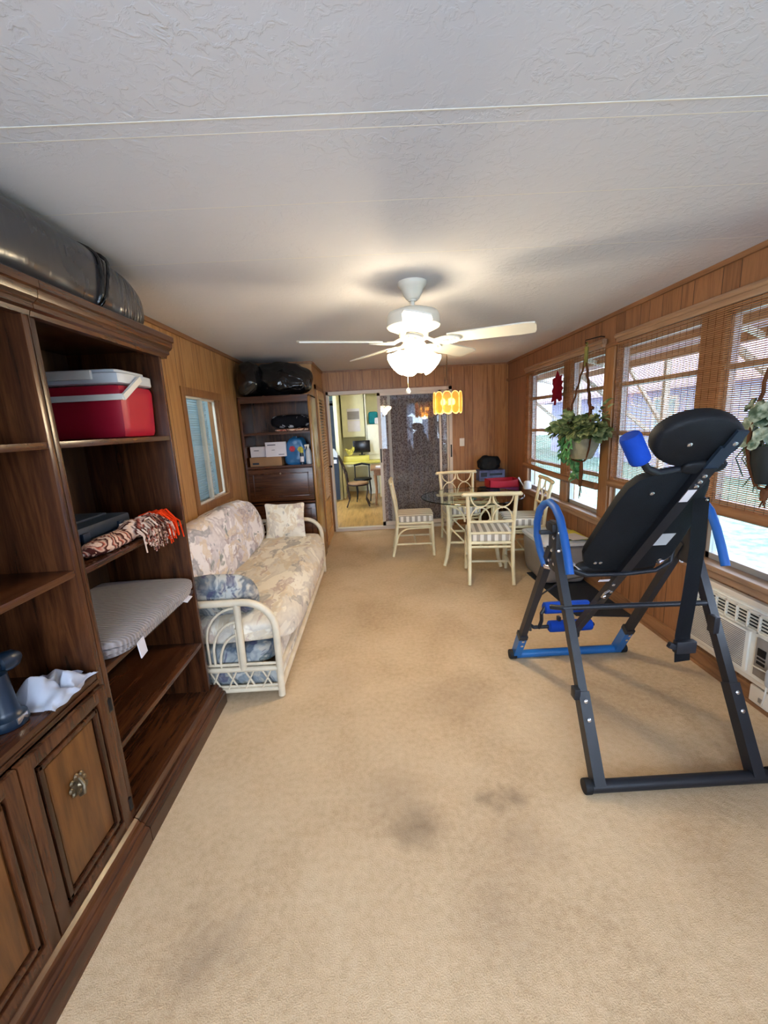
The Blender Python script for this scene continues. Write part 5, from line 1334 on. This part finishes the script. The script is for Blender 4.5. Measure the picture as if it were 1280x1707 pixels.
for x, y in ((-.04, 7.98), (-.04, 8.7), (.8, 7.98), (.8, 8.7)): MB().tube([(x, y, .62), (x+.02, y, .3), (x-.01, y, .02)], [.03, .024, .018], 10).build('leg', 'trimwoodz', t, True)
single('paper_pile', MB().box(-.02, .3, 8.0, 8.25, .736, .76), 'paper', 'white papers on the brown kitchen table', 'papers', (.1, 8.1, .736), smooth=False)
t = thing('ice_cream_chair', 'dark metal chair with scrolled back and tan seat in the kitchen', 'chair', (-.40, 8.08, 0))
MB().lathe([(.0, 0), (.19, .0), (.20, .012), (.19, .035), (0, .045)], (-.38, 8.08, .44), 24).build('seat', 'cardboard', t, True)
MB().tube([(-.38+.2*math.cos(k*PI/12), 8.08+.2*math.sin(k*PI/12), .435) for k in range(24)], .013, 8, True).build('seat_ring', 'darkmetal', t, True)
for x, y, s_ in ((-.58, 7.94, -1), (-.58, 8.22, -1), (-.20, 7.95, 1), (-.20, 8.21, 1)):
    MB().tube([(x, y, .43), (x+s_*.0, y, .3), (x-s_*.03, y, .16), (x+s_*.03, y, .012)], .012, 8).build('leg', 'darkmetal', t, True)
mb = MB()
for s_ in (-1, 1): mb.tube([(-.57, 8.08+s_*.13, .43), (-.59, 8.08+s_*.14, .65), (-.66, 8.08+s_*.15, .85), (-.71, 8.08+s_*.11, .98), (-.71, 8.08+s_*.03, 1.0), (-.70, 8.08+s_*.02, .92), (-.66, 8.08+s_*.08, .82)], .012, 8)
mb.tube([(-.62, 7.95, .68), (-.63, 8.08, .76), (-.62, 8.21, .68)], .01, 8).tube([(-.58, 7.95, .52), (-.60, 8.08, .60), (-.58, 8.21, .52)], .01, 8)
mb.build('scroll_back', 'darkmetal', t, True)
t = thing('ice_cream_chair', 'second dark metal chair tucked behind the first at the kitchen table', 'chair', (-.32, 8.62, 0))
MB().lathe([(.0, 0), (.18, .0), (.19, .015), (.18, .04), (0, .05)], (-.30, 8.66, .44), 24).build('seat', 'iron', t, True)
for x, y in ((-.44, 8.5), (-.44, 8.82), (-.16, 8.5), (-.16, 8.82)): MB().tube([(x, y, .44), (x+.02, y, .2), (x, y, .01)], .011, 8).build('leg', 'iron', t, True)
mb = MB()
for x in (-.46, -.16): mb.tube([(x, 8.82, .44), (x, 8.86, .74)], .012, 8)
mb.tube([(-.48, 8.86, .73), (-.31, 8.88, .76), (-.14, 8.86, .73)], .022, 8).build('back', 'iron', t, True)
t = thing('ironing_board', 'dark grey draped ironing board leaning by the hall doorway', 'ironing board', (-.95, 8.6, 0))
MB().prism([(-1.05, .02), (-.80, .04), (-.78, .95), (-.86, 1.08), (-1.0, 1.10), (-1.08, .9)], 'y', 8.75, 8.80).build('board', 'casegrey', t, True)
MB().prism([(-1.05, .98), (-.80, .92), (-.79, 1.0), (-.86, 1.10), (-1.0, 1.12)], 'y', 8.735, 8.815).build('cover', 'ltgrey', t, True)
MB().box(-.90, -.82, 8.74, 8.749, .80, .88).build('tag', 'paper', t, True)
t = thing('kitchen_fill_light', 'added glowing panel lighting the kitchen, out of view', 'lamp', (.3, 8.4, 2.38))  # added light source for the kitchen, no fitting in view
MB().box(0, .9, 8.2, 8.6, 2.34, 2.379, .01).build('diffuser', 'kitchenfill', t, True)
area('hall_fill', (-1.4, 8.0, 2.3), (0, 0, 0), .6, .6, 30, (.8, .92, 1.0))  # added bluish fill that brightens the hall, no lamp in view
